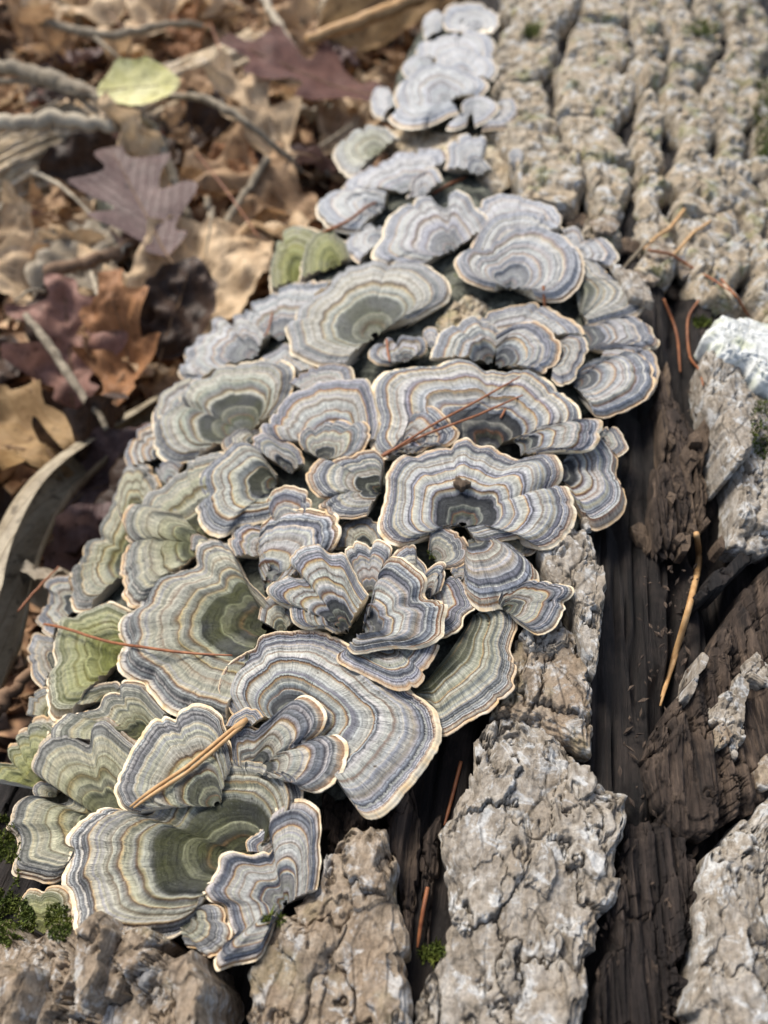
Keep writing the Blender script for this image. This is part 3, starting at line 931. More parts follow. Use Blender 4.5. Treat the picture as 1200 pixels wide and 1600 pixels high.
    out = Po - Pb; out = out / (np.linalg.norm(out, axis=1)[:, None] + 1e-9)
    th = float(np.clip(.028 + .008 * Lr, .032, .055)) * (1 + .7 * pn(px * .06, seed * .9, 2.) + .4 * pn(px * .25, seed * .9, 5.))[:, None]
    last = Pm[-1]
    lip = [last + out * th * a + N * th * b for a, b in ((.30, -.10), (.46, -.45), (.36, -.85), (.0, -1.15), (-.9, -1.2))]
    Pl = np.concatenate([Pm, np.stack(lip)])
    col = np.concatenate([com, np.repeat(com[-1:], len(lip), 0)])
    mesh('margin', Pl, orient(gridq(len(Pl), nc, closed)), mat=margin_mat(seed, pale), parent=o, loc=B0, co=col, conames='cap_co')
    # underside down to where the cap grows out of the log, and the two side walls
    Q1 = lip[-1]
    Qb = hit(bq[:, 0], bq[:, 1], np.full(nc, min(-.35, h0 - .45)))
    tb = np.linspace(1, 0, 8)
    Q = Qb[None] + (Q1 - Qb)[None] * tb[:, None, None] + N * (-.12 * Lr * (tb * (1 - tb))[:, None, None])
    # the underside must stay below the upper surface
    vq = [Q.reshape(-1, 3)]; fq = [orient(gridq(8, nc, closed))]
    if not closed:
        off = 8 * nc
        for j, fl in ((0, 0), (nc - 1, 1)):
            topl = np.concatenate([P[:, j], Pm[1:, j]])
            k = len(topl)
            tt = np.linspace(0, 1, k)[:, None]
            bot = Qb[j] + (Q1[j] - Qb[j]) * tt
            vq.append(np.concatenate([topl, bot]))
            gq = np.array([(off + i, off + i + 1, off + k + i + 1, off + k + i) for i in range(k - 1)])
            fq.append(orient(gq) if fl == 0 else orient(gq)[:, ::-1])
            off += 2 * k
    mesh('pore_surface', np.concatenate(vq), np.concatenate(fq), mat=M_PORE, parent=o, loc=B0)
    tag(o, label, 'bracket fungus', FUNGI)
    return o

# far end of the row, blurred and pale
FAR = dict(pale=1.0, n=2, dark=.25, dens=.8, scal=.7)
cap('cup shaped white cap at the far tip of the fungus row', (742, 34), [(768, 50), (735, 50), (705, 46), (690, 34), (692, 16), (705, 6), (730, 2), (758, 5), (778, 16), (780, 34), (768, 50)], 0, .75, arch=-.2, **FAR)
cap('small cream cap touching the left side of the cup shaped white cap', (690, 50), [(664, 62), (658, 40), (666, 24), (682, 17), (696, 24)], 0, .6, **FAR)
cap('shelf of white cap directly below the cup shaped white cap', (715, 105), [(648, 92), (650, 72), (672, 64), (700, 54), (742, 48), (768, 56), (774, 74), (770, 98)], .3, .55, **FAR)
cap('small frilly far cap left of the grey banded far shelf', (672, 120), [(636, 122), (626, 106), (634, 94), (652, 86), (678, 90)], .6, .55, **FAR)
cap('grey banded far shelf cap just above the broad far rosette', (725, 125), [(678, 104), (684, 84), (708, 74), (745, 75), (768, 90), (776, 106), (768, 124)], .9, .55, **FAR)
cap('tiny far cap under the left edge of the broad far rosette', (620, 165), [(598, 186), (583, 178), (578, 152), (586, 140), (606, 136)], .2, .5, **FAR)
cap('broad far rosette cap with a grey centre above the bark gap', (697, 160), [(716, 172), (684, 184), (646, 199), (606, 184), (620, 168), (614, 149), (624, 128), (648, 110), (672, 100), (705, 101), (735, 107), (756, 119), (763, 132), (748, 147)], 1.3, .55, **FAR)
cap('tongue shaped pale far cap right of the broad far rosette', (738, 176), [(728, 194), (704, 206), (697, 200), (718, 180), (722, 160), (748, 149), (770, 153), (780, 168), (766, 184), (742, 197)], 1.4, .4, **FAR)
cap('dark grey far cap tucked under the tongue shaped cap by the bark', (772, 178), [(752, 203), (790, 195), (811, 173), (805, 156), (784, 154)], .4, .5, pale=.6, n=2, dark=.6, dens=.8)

# second far group
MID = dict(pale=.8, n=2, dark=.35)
cap('pale greenish ear shaped cap standing alone at the left', (592, 242), [(560, 275), (540, 274), (525, 256), (519, 238), (534, 219), (565, 200), (600, 195), (622, 214)], 0, .7, green=0.55, **MID)
cap('long frilly grey cap below the ear shaped greenish cap', (640, 305), [(532, 300), (536, 286), (570, 264), (615, 243), (650, 233), (690, 230), (702, 246)], .2, .6, ruf=.2, **MID)
cap('tall crinkled little cap rising at the head of the frilly cluster', (750, 275), [(694, 262), (697, 244), (699, 226), (716, 212), (741, 204), (759, 212), (760, 226), (752, 238), (770, 262)], .5, .8, ruf=.15, **MID)
cap('crumpled cap at the left end of the frilly cluster', (600, 330), [(560, 358), (519, 354), (500, 342), (491, 322), (507, 306), (534, 294), (566, 290), (604, 297)], .9, .6, ruf=.2, **MID)
cap('small ruffled cap in the middle of the frilly cluster', (660, 312), [(634, 308), (638, 292), (655, 268), (680, 260), (692, 280)], .9, .55, ruf=.2, **MID)
cap('tiny stalked white cap beside the bark edge', (806, 268), [(796, 252), (795, 238), (806, 230), (818, 236), (816, 250)], .3, .8, **MID)
cap('half hidden grey cap behind the left rim of the round cap', (600, 380), [(560, 410), (540, 395), (538, 376), (548, 358), (580, 350), (610, 358)], .1, .5, **MID)
cap('creased cap behind the pale round cap and its right neighbour', (802, 385), [(745, 345), (745, 320), (775, 303), (810, 305), (840, 312), (864, 321), (877, 339), (872, 360)], .2, .55, **MID)
cap('round grey cap with nested dark rings above the largest oval cap', (706, 396), [(660, 412), (620, 412), (588, 406), (579, 397), (584, 384), (596, 365), (600, 345), (616, 327), (640, 312), (665, 305), (682, 312), (698, 316), (702, 303), (716, 296), (732, 303), (742, 318), (760, 335), (770, 355)], .8, .6, dark=.6, pale=.55, n=2)
cap('curved shelf cap directly behind the pale round cap', (806, 405), [(732, 390), (742, 364), (762, 342), (786, 331), (822, 328), (858, 336), (880, 352)], .8, .6, pale=.6, n=2)
cap('pale round cap with white rings and a knobbly stalk', (795, 452), [(772, 446), (735, 436), (714, 418), (710, 404), (723, 390), (748, 386), (774, 372), (804, 357), (840, 351), (872, 360), (898, 378), (912, 402), (911, 428), (897, 450), (873, 466), (838, 458)], 1.5, .6, pale=.6, n=2, dark=.7)
cap('small curled cap right of the pale round cap', (888, 408), [(878, 356), (900, 354), (918, 370), (945, 372), (962, 388), (967, 405), (957, 418), (936, 410)], .5, .6, pale=.6, n=2)
cap('side on dark banded cap under the small curled cap', [(880, 415), (905, 490)], [(905, 402), (938, 410), (958, 432), (985, 446), (1007, 465), (1004, 480), (985, 493), (948, 499), (920, 505)], .5, .5, pale=.25, n=3, dark=.8, green=0.28)
cap('drooping bluish cap with a brown tip by the dark wood', [(905, 515), (912, 550)], [(920, 505), (952, 500), (993, 495), (1018, 510), (1033, 532), (1017, 543), (985, 542), (940, 545)], .4, .45, pale=.2, n=2, dark=.9)
cap('thin ragged cap behind the blue edged cap at the right', (930, 580), [(950, 535), (1010, 545), (1029, 566), (1026, 600), (1012, 622)], .0, .5, pale=.3, n=2)
cap('blue edged side cap hanging over the dark wood below the drooping one', (893, 602), [(905, 575), (930, 560), (968, 557), (984, 549), (1010, 557), (1024, 580), (1021, 606), (997, 630), (963, 644), (933, 650), (920, 628)], .6, .6, pale=.2, n=2, dark=.8)

# left middle
cap('mossy green old cap at the left edge under the far cluster', (470, 440), [(420, 455), (418, 425), (428, 392), (450, 356), (480, 350), (505, 362)], -.2, .55, green=1., pale=.2)
cap('second mossy green cap leaning on the first one', (525, 420), [(466, 438), (468, 408), (485, 372), (510, 355), (538, 372), (548, 400)], .2, .6, green=1., pale=.1)
cap('broad faint grey cap behind the largest oval cap', (440, 535), [(372, 500), (380, 485), (395, 472), (425, 457), (450, 442), (470, 436), (505, 436), (535, 430)], .1, .55, pale=.45, dark=.6)
cap('frilly folded grey cap near the brown litter at the left', (402, 560), [(300, 600), (277, 584), (282, 562), (305, 532), (327, 515), (331, 500), (345, 495), (359, 503), (366, 494), (382, 491), (405, 498), (418, 518)], .4, .55, pale=.45, ruf=.12, dark=.6)
cap('small fold of cap beside the frilly folded grey cap', (325, 592), [(287, 585), (286, 573), (298, 562), (316, 559), (334, 572)], .9, .5, pale=.5)
cap('dark narrow cap squeezed under the largest oval cap', (455, 595), [(408, 560), (430, 545), (448, 537), (475, 550), (500, 568)], .3, .45, pale=.2, dark=.9)
cap('buff shelf between the left fan and the largest oval cap', (500, 630), [(450, 597), (475, 580), (497, 570), (530, 568), (550, 575), (552, 590)], .4, .5, pale=.1)
cap('largest oval cap with a green centre and white scalloped edge', (587, 528), [(537, 568), (502, 565), (470, 556), (452, 547), (450, 532), (446, 518), (446, 508), (456, 500), (460, 485), (475, 470), (500, 452), (520, 432), (550, 413), (580, 405), (612, 407), (645, 406), (670, 412), (692, 427), (704, 447), (697, 463), (677, 477), (645, 493)], 1.0, .6, pale=.35, n=2, dark=.75, green=0.4, inn=0.45)
cap('little fan cap at the foot of the largest oval cap', (636, 566), [(607, 568), (586, 567), (575, 557), (577, 545), (592, 532), (616, 525), (640, 524), (660, 527), (667, 536), (664, 547), (655, 554)], 1.0, .45, pale=.2)
cap('tiny round cap right of the little fan cap', (676, 550), [(661, 530), (661, 517), (673, 512), (686, 517), (688, 530)], .8, .4, pale=.4)

# right middle group
cap('shelf of small cap under the stalk of the pale round cap', (790, 545), [(738, 500), (760, 488), (790, 478), (825, 474), (850, 476), (880, 492), (905, 505), (914, 520)], .6, .55, pale=.3)
cap('fan cap left of the folded pair below the pale round cap', (768, 570), [(672, 560), (678, 535), (690, 518), (712, 505), (740, 496), (768, 505), (785, 520)], .9, .5, pale=.2, dark=.8)
cap('folded cap with a dark hollow beside the fan cap', (775, 575), [(775, 520), (800, 505), (815, 500), (838, 502), (860, 515), (876, 535), (872, 560), (852, 578), (835, 575)], 1.3, .5, pale=.2, dark=.9)
cap('brown tinted cap at the right of the folded cap', (865, 560), [(876, 530), (893, 523), (912, 527), (920, 545), (910, 567), (900, 590), (880, 604), (862, 590)], .7, .45, pale=.1)

# left fans
cap('ragged tan edged cap peeping out behind the big left fan', (305, 655), [(236, 665), (234, 648), (242, 630), (256, 610), (280, 592), (305, 582)], .0, .55)
cap('tan edged narrow cap below the ragged one at the left', (262, 715), [(198, 735), (192, 712), (200, 692), (217, 672), (236, 660)], .1, .55)
cap('big left fan with closely nested rings and a dark green heart', (388, 680), [(300, 715), (268, 720), (250, 714), (236, 698), (235, 676), (237, 657), (257, 640), (276, 636), (288, 640), (279, 626), (280, 612), (296, 595), (322, 582), (342, 570), (375, 562), (398, 557), (424, 557), (445, 561), (458, 573), (456, 592), (446, 617), (428, 645)], .7, .6, n=2, dark=.7, green=0.38, inn=0.48)
cap('narrow green cap at the far left with a purplish rim', (222, 820), [(172, 795), (176, 778), (185, 762), (195, 736), (210, 722), (228, 722), (238, 735), (247, 756)], .1, .55, green=0.85)
cap('small pinkish cap between the green cap and the folded left cap', (276, 768), [(246, 748), (242, 731), (254, 717), (272, 714), (284, 722)], .5, .45)
cap('folded left cap lying behind the fan with the dark eye', (338, 850), [(216, 790), (226, 770), (248, 757), (270, 740), (285, 730), (296, 715), (316, 706), (345, 700), (370, 705)], .4, .55, green=0.7, n=2)
cap('two lobed cap with green folds left of the fan with the dark eye', (330, 858), [(268, 787), (226, 786), (200, 791), (190, 808), (187, 828), (200, 844), (220, 846), (204, 850), (193, 860), (185, 882), (184, 898), (191, 912), (188, 926), (193, 940), (206, 948), (230, 935)], .9, .5, green=0.85, n=2, ruf=.03)
cap('tall green and grey cap along the left flank', (225, 885), [(180, 770), (162, 805), (152, 826), (150, 838), (130, 851), (121, 870), (110, 888), (104, 908), (105, 935), (112, 953), (134, 950)], .2, .55, green=0.85, n=2)
cap('small brown edged cap at the far left above the bent needle', (125, 950), [(108, 896), (82, 901), (66, 916), (73, 930), (64, 952), (57, 970), (62, 985), (78, 994)], -.1, .5, n=1, green=0.16)
cap('lowest far left cap with a frayed white rim', (92, 1035), [(82, 992), (58, 990), (46, 1006), (40, 1025), (46, 1042), (50, 1058), (66, 1080)], -.2, .5, n=1, green=0.16)
cap('mossy yellow green cap crossed by the bent needle', (200, 1030), [(200, 948), (180, 940), (170, 936), (150, 941), (127, 950), (113, 960), (94, 963), (81, 990), (79, 1012), (81, 1034), (67, 1068), (70, 1100), (78, 1122), (104, 1118)], .5, .55, green=1., n=2)
cap('wide fan cap with slate outer rings crossed by the bent needle', (420, 980), [(345, 1140), (300, 1125), (262, 1110), (238, 1088), (218, 1066), (198, 1058), (185, 1048), (178, 1028), (185, 1005), (182, 985), (188, 964), (208, 940), (220, 920), (242, 900), (274, 887), (300, 876), (302, 860), (312, 846), (338, 838), (357, 845), (366, 868), (378, 895), (402, 920), (424, 942)], .8, .65, n=2, green=0.59, dark=1.0, inn=0.46)

# centre
cap('left half of the large double fan in the centre', (530, 708), [(432, 690), (412, 684), (407, 670), (413, 660), (426, 643), (438, 626), (457, 612), (482, 602), (505, 592), (530, 589), (556, 590), (573, 592), (581, 604), (588, 630), (592, 662), (586, 684)], .8, .6, n=2, dark=.7)
cap('right half of the large double fan with the needle pair on it', (768, 702), [(600, 712), (582, 700), (578, 680), (586, 650), (580, 622), (581, 598), (590, 585), (605, 577), (622, 572), (642, 566), (666, 565), (692, 559), (712, 555), (734, 557), (756, 568), (792, 573), (814, 571), (837, 575), (862, 591), (888, 612), (904, 631), (908, 648), (900, 664)], 1.0, .6, n=3, dark=.95)
cap('folded over right lobe at the end of the double fan', [(800, 690), (812, 712)], [(820, 684), (850, 667), (872, 660), (900, 656), (918, 654), (936, 657), (941, 671), (933, 692), (917, 704), (891, 703), (867, 704), (842, 709)], 2.2, .45, n=2, dark=.6)
cap('small fan nested on the left half of the double fan', (506, 722), [(472, 700), (466, 688), (470, 674), (483, 665), (500, 662), (513, 655), (532, 652), (552, 659), (570, 658), (580, 672), (572, 687), (564, 700), (546, 713)], 1.8, .5, n=1, dark=.8, green=0.22)
cap('small cap under the needle pair where the two fans meet', (625, 716), [(600, 706), (618, 690), (634, 668), (640, 655), (650, 642), (667, 632), (682, 636), (697, 650), (709, 664), (717, 674), (712, 685), (696, 694), (675, 694), (655, 705)], 1.9, .45, n=1, dark=.8)
cap('little ringed cap wedged left of the nested small fan', (455, 742), [(398, 704), (391, 690), (396, 679), (408, 674), (424, 680), (440, 688), (455, 692), (468, 703), (474, 722)], 1.5, .45, n=1, dark=.7)
cap('fan cap with a dark eye left of the centre', (436, 762), [(425, 806), (400, 815), (375, 818), (355, 834), (335, 836), (316, 823), (304, 803), (303, 793), (311, 772), (305, 757), (311, 740), (325, 722), (345, 705), (365, 690), (386, 689), (402, 700), (416, 720), (430, 737)], 1.6, .5, n=2, dark=.8, green=0.22)
cap('two lobed cap with a black gnawed heart in the very centre', (596, 770), [(572, 803), (532, 808), (510, 803), (498, 792), (507, 781), (514, 776), (496, 774), (484, 762), (479, 741), (485, 728), (500, 716), (511, 720), (524, 717), (538, 711), (549, 711), (561, 704), (577, 702), (590, 707), (600, 718), (597, 732), (592, 745)], 2.1, .45, n=1, dark=1., green=0.16)
cap('small upright cap just above the pinkish edged cap', (455, 850), [(422, 806), (416, 786), (425, 767), (443, 757), (463, 760), (480, 767), (486, 780), (483, 802)], 1.7, .5, n=1)
cap('small left cap with tan rim under the fan with the dark eye', (430, 875), [(364, 868), (355, 842), (362, 826), (380, 815), (408, 815)], 1.2, .45, n=1)
cap('pinkish edged cap over the left of the flower like rosette', (412, 925), [(425, 880), (413, 856), (409, 840), (408, 820), (425, 802), (453, 795), (480, 795), (498, 795), (506, 797), (522, 800), (532, 815), (532, 836), (522, 851), (505, 862), (480, 890)], 1.9, .5, n=2, dark=.3)
cap('wide ringed rosette with a rolled cream rim and a dark ring round its stalk', (722, 822), [(700, 822), (688, 818), (662, 836), (622, 851), (596, 836), (590, 820), (597, 790), (604, 751), (603, 742), (613, 724), (628, 709), (648, 708), (662, 703), (695, 695), (716, 686), (730, 681), (746, 692), (769, 695), (804, 709), (839, 709), (863, 706), (877, 723), (879, 742), (868, 756), (880, 756), (890, 763), (898, 787), (900, 808), (888, 831), (870, 848), (848, 856), (834, 849), (822, 836), (792, 838), (768, 846), (745, 842)], 2.1, .4, n=3, dark=.75)
cap('broad drooping cap at the right edge over the dark groove', (868, 742), [(905, 690), (930, 680), (946, 684), (958, 698), (966, 715), (963, 735), (975, 757), (980, 780), (972, 800), (955, 815), (933, 824), (916, 812), (900, 790)], .4, .5, n=2, dark=.8)
cap('small cap peeking out above the broad drooping right cap', (934, 694), [(938, 674), (950, 665), (969, 673), (981, 695), (976, 706), (966, 713)], .2, .45, n=1)

# flower-like rosette and its neighbours
cap('left petals of the flower like rosette with a dark blue heart', (543, 990), [(520, 986), (500, 976), (473, 977), (456, 968), (452, 949), (456, 937), (432, 939), (417, 925), (424, 912), (448, 901), (470, 897), (459, 885), (452, 873), (463, 857), (493, 849), (514, 862), (538, 866), (546, 878), (560, 906), (574, 926)], 2.4, .5, n=2, dark=1.)
cap('square topped back petal of the flower like rosette', (580, 935), [(548, 890), (540, 868), (541, 853), (555, 844), (572, 848), (592, 841), (608, 851), (611, 862), (602, 884)], 1.8, .55, n=1, dark=.4)
cap('right petals of the flower like rosette with a pinkish white rim', (566, 990), [(582, 950), (590, 920), (597, 900), (599, 884), (608, 874), (624, 871), (640, 880), (656, 892), (668, 909), (662, 927), (675, 935), (691, 938), (700, 948), (693, 971), (691, 995), (675, 1007), (652, 1011), (634, 1013), (605, 1012), (582, 1016), (556, 1022), (543, 1012)], 2.7, .5, n=2, dark=.5)
cap('pale shelf below the flower like rosette overhanging the long fan', (598, 1002), [(545, 1012), (529, 1022), (527, 1033), (548, 1045), (580, 1059), (612, 1075), (644, 1077), (660, 1067), (665, 1048), (681, 1021), (686, 1008)], 1.9, .5, n=1, dark=.3)
cap('slim cap standing behind the right petals of the rosette', (652, 915), [(608, 874), (620, 857), (637, 848), (649, 852), (650, 866), (664, 882), (668, 898)], 1.7, .5, n=1)
cap('curled finger cap between the rosette and the little yellow ringed cap', (665, 940), [(660, 897), (672, 885), (690, 877), (698, 883), (696, 898), (688, 922)], 1.8, .45, n=1)
cap('little round cap with a yellow ring and a mossy stalk', (677, 876), [(668, 862), (671, 836), (680, 823), (696, 821), (717, 832), (732, 850), (736, 863), (727, 877), (712, 886), (696, 887)], 1.6, .5, n=1, dark=.1, green=0.22)
cap('tiny pointed cap below the little yellow ringed cap', (716, 915), [(704, 892), (710, 881), (732, 876), (735, 883), (728, 898)], 1.6, .4, n=1)
cap('star edged cap right of the flower like rosette', (664, 945), [(690, 922), (700, 906), (711, 897), (724, 907), (735, 928), (743, 950), (725, 963), (721, 978), (702, 993), (685, 995)], 1.1, .5, n=1, dark=.3)
cap('saddle shaped ridge cap between the wide rosette and the white tipped cap', (732, 842), [(760, 843), (790, 850), (808, 860), (827, 877), (842, 900), (835, 925), (800, 945), (775, 949), (755, 953), (738, 945), (727, 926), (724, 900)], 1.3, .5, n=1, dark=.7, arch=.3)
cap('white tipped cap sticking out to the right over the bark', (786, 955), [(808, 968), (820, 977), (837, 989), (852, 987), (868, 977), (878, 960), (884, 950), (881, 940), (892, 932), (897, 924), (892, 916), (875, 910), (860, 907), (847, 904), (830, 904), (810, 912), (788, 918), (778, 935)], 2.0, .5, n=1, dark=.5, green=0.16)
cap('long slanting greenish cap hanging down beside the scaly bark', [(652, 1078), (738, 962)], [(650, 1092), (668, 1112), (687, 1138), (692, 1150), (711, 1141), (732, 1126), (764, 1109), (780, 1094), (803, 1076), (802, 1060), (808, 1043), (797, 1010), (806, 980), (806, 958), (790, 948), (758, 953)], .9, .25, n=2, dark=.8, green=0.43, arch=.08)

# small caps that fill the chinks between the big ones
cap('small cap in the chink between the wide fan and the flower like rosette', (442, 992), [(402, 965), (410, 938), (430, 925), (450, 936), (460, 968)], 1.1, .4, n=1, dark=.8, green=.4)
cap('low green cap showing under the mossy cap at the left', (180, 1095), [(100, 1110), (118, 1086), (150, 1070), (186, 1064), (216, 1076)], .45, .45, n=1, green=.7)
cap('little frayed green cap at the left edge below the frayed white one', (92, 1128), [(40, 1116), (47, 1088), (68, 1074), (95, 1082), (112, 1104)], .0, .45, n=1, green=.7)
cap('narrow greenish cap behind the lower lobe of the fan with the dark eye', (346, 872), [(294, 858), (300, 834), (325, 838), (350, 846), (366, 864)], 1.0, .4, n=1, green=.5)
cap('dark weathered cap in the hollow below the black gnawed heart', (572, 858), [(524, 856), (530, 822), (555, 806), (586, 812), (602, 840)], .9, .35, n=1, dark=1., green=.4)
cap('small shelf wedged between the two left fans', (405, 690), [(352, 706), (345, 690), (360, 676), (385, 668), (408, 672)], .9, .4, n=1, green=.2)
cap('thin greenish shelf at the foot of the wide ringed rosette', (768, 872), [(812, 872), (835, 862), (842, 845), (820, 838), (795, 842)], .8, .35, n=1, dark=.7, green=.6)
cap('small pale cap between the round grey cap and the largest oval cap', (655, 425), [(598, 424), (592, 404), (620, 396), (655, 400), (676, 415)], .35, .4, n=1, pale=.5)

# near group
cap('long fan sweeping round to a pointed white tip at the lower right', (458, 1128), [(366, 1120), (347, 1093), (341, 1077), (347, 1060), (358, 1037), (380, 1020), (398, 1011), (406, 997), (430, 987), (460, 984), (492, 984), (516, 990), (534, 1000), (560, 1015), (600, 1045), (644, 1080), (661, 1093), (679, 1107), (685, 1125), (689, 1144), (684, 1168), (663, 1200), (633, 1233), (607, 1267), (581, 1281), (564, 1272), (559, 1254), (560, 1237), (551, 1216), (540, 1200)], 1.2, .55, n=3, dark=.7)
cap('many lobed small rosette sitting on the long fan', (394, 1212), [(362, 1188), (360, 1165), (361, 1145), (368, 1136), (388, 1132), (402, 1135), (416, 1124), (432, 1113), (450, 1097), (466, 1086), (486, 1087), (502, 1102), (509, 1120), (502, 1135), (484, 1150), (497, 1151), (522, 1145), (540, 1160), (541, 1183), (533, 1206), (520, 1225), (500, 1236), (478, 1233), (470, 1218), (450, 1208)], 2.3, .5, n=1, dark=.6, green=0.22)
cap('crumpled scrap of cap at the tip of the straw needle pair', (388, 1140), [(352, 1134), (362, 1118), (384, 1106), (400, 1108), (410, 1120)], 3.4, .2, n=1, ruf=.04, scal=.4)
cap('upper fold of the large dark hearted fan under the straw needles', (345, 1262), [(210, 1268), (188, 1261), (175, 1243), (172, 1222), (181, 1200), (195, 1175), (212, 1150), (227, 1130), (245, 1117), (270, 1110), (285, 1101), (304, 1096), (326, 1100), (341, 1113), (347, 1132), (354, 1156), (360, 1188)], 2.7, .45, n=2, dark=.5, green=0.5)
cap('large fan at the lower left with a black velvety heart', (388, 1342), [(300, 1420), (290, 1448), (250, 1468), (200, 1472), (150, 1470), (118, 1458), (111, 1425), (102, 1392), (93, 1377), (100, 1350), (104, 1330), (101, 1310), (108, 1298), (122, 1286), (142, 1270), (163, 1260), (190, 1262), (212, 1266), (250, 1215), (330, 1170), (420, 1170), (462, 1205), (470, 1250), (440, 1300)], 1.2, .6, n=2, dark=1.0, green=0.55, inn=0.55)
cap('two lobed green cap at the left below the long back cap', (190, 1300), [(212, 1152), (197, 1141), (181, 1125), (168, 1115), (155, 1117), (145, 1130), (134, 1149), (118, 1142), (100, 1137), (76, 1145), (58, 1162), (48, 1190), (51, 1206), (76, 1222), (95, 1234), (94, 1246), (80, 1251), (62, 1247), (48, 1241), (28, 1247), (16, 1262), (11, 1278), (7, 1292), (17, 1306), (15, 1342), (15, 1365), (40, 1370), (75, 1376), (96, 1362), (110, 1335)], .8, .5, n=2, dark=.3, green=0.85)
cap('long back cap with a wavy white edge behind the two lobed green cap', (235, 1165), [(68, 1160), (70, 1140), (95, 1116), (120, 1110), (145, 1102), (160, 1083), (184, 1074), (191, 1065), (206, 1061), (225, 1067), (237, 1082), (262, 1110)], .6, .55, n=1, dark=.7, green=0.8)
cap('mossy crinkled cap at the left picture edge', (68, 1235), [(-30, 1215), (-10, 1192), (15, 1190), (10, 1176), (15, 1164), (27, 1157), (29, 1142), (47, 1130), (57, 1120), (75, 1116), (92, 1130)], .1, .5, n=1, dark=.3, green=1.0)
cap('tiny cap hidden between the lobes of the two lobed green cap', (88, 1246), [(54, 1246), (50, 1234), (58, 1222), (76, 1219), (92, 1230)], .4, .3, n=1, green=0.55)
cap('moss covered cap under the large lower left fan', (72, 1462), [(26, 1430), (30, 1402), (45, 1387), (66, 1388), (88, 1382), (106, 1395), (112, 1432), (104, 1460)], .2, .5, n=1, green=1.)
cap('small pinched lobe hanging below the large dark hearted fan', (282, 1440), [(290, 1478), (306, 1481), (323, 1496), (346, 1486), (360, 1472), (361, 1455), (353, 1438), (346, 1418), (332, 1411), (312, 1416)], 1.9, .35, n=1, dark=.3, green=0.38)
cap('lowest rosette with a raised lobe and an orange ringed heart', (447, 1414), [(492, 1388), (499, 1345), (497, 1312), (500, 1287), (497, 1264), (480, 1250), (460, 1246), (435, 1257), (422, 1272), (420, 1289), (426, 1316), (405, 1326), (388, 1332), (374, 1329), (355, 1329), (342, 1338), (337, 1355), (321, 1380), (316, 1393), (328, 1407), (346, 1412), (352, 1442), (362, 1464), (352, 1480), (334, 1497), (338, 1517), (356, 1506), (380, 1502), (402, 1494), (418, 1458), (424, 1436)], 1.6, .5, n=2, dark=.2)
cap('tan cap tucked between the lowest rosette and the dark hearted fan', (430, 1335), [(386, 1330), (384, 1315), (400, 1300), (416, 1284), (428, 1262)], 1.5, .35, n=1, dark=.1)
# ------------------------------------------------------------------ forest floor behind the log
LEAFM = {
    'tan': leaf_mat('dead_leaf_tan', (.24, .135, .07), (.54, .36, .205), (.28, .17, .09)),
    'pale tan': leaf_mat('dead_leaf_pale_tan', (.40, .27, .15), (.75, .57, .37), (.40, .25, .13)),  # both tans lightened in colour to stand in for sunlight on the litter
    'orange brown': leaf_mat('dead_leaf_orange', (.16, .07, .03), (.40, .20, .09), (.24, .10, .04)),
    'reddish': leaf_mat('dead_leaf_red', (.07, .03, .024), (.17, .08, .06), (.10, .05, .04)),
    'purplish brown': leaf_mat('dead_leaf_purple', (.075, .045, .042), (.17, .11, .10), (.10, .07, .06), .5),
    'dark brown': leaf_mat('dead_leaf_dark', (.022, .014, .011), (.075, .045, .03), (.04, .025, .02), .5, .1),
    'greyish': leaf_mat('dead_leaf_grey', (.15, .115, .075), (.36, .31, .235), (.22, .17, .12), .55, .08),
    'golden': leaf_mat('dead_leaf_golden', (.24, .14, .06), (.50, .34, .17), (.22, .11, .04), .6, .45),
    'yellow': leaf_mat('yellow_green_leaf', (.50, .47, .14), (.76, .73, .42), (.62, .6, .36), .55, .3),
    'pinkish': leaf_mat('dead_leaf_pinkish', (.15, .075, .055), (.34, .19, .15), (.2, .11, .09)),
    'curl': leaf_mat('curled_leaf_tan_olive', (.15, .115, .07), (.40, .34, .24), (.16, .11, .06), .5, .05),
    'olive': leaf_mat('olive_grey_leaf', (.26, .26, .19), (.42, .41, .32), (.33, .32, .25), .5, .1),
}
M_STALK = plain_mat('leaf_stalk', (.10, .06, .035), (.22, .14, .08), 8)

def leaf_geo(kind, L, seed, roll=0., bend=0., crumple=.3, n=34, m=11, wid=.3):
    r = np.random.default_rng(seed)
    x = np.linspace(0, 1, n)[:, None]
    y = np.linspace(-1, 1, 2 * m + 1)[None, :]
    env = np.sin(np.pi * np.clip(x, 0, 1) ** .85) ** .75
    if kind == 'oak':
        k = 3.0
        lob = .52 + .48 * np.cos(2 * np.pi * (k * x + .08 * np.sign(y))) ** 1
        w = wid * (env * (.34 + .66 * lob) + .02)
        sweep = .12 * np.abs(y) ** 1.3 * (env * lob)
        tip = 1
    else:
        w = wid * env
        sweep = .05 * np.abs(y) * env
    w = w * (1 + .22 * fbm(x * 6, np.sign(y) * 3 + seed, .3, 3))
    X = (x + sweep) * L + 0 * y
    Yf = y * w * L
    z0 = crumple * L * (.09 * fbm(X / L * 3 + seed, Yf / L * 3, seed * .3, 3) - .05 * np.abs(pn(X / L * 5 + seed, Yf / L * 5, seed * .7)))
    if roll:
        rc = L * wid / roll
        a = Yf / rc
        Yv, Zv = rc * np.sin(a), rc * (1 - np.cos(a))
    else:
        Yv, Zv = Yf, 0.12 * np.abs(Yf)
    Z = Zv + z0
    if bend:
        a = X / L * bend
        X2 = L / bend * np.sin(a) - Z * np.sin(a)
        Z2 = L / bend * (1 - np.cos(a)) + Z * np.cos(a)
        X, Z = X2, Z2
    P = np.stack([X + 0 * y, Yv + 0 * x, Z + 0 * y], -1)
    co = np.stack([x + 0 * y, y * w / wid + 0 * x, 0 * X], -1)
    return P, co, m

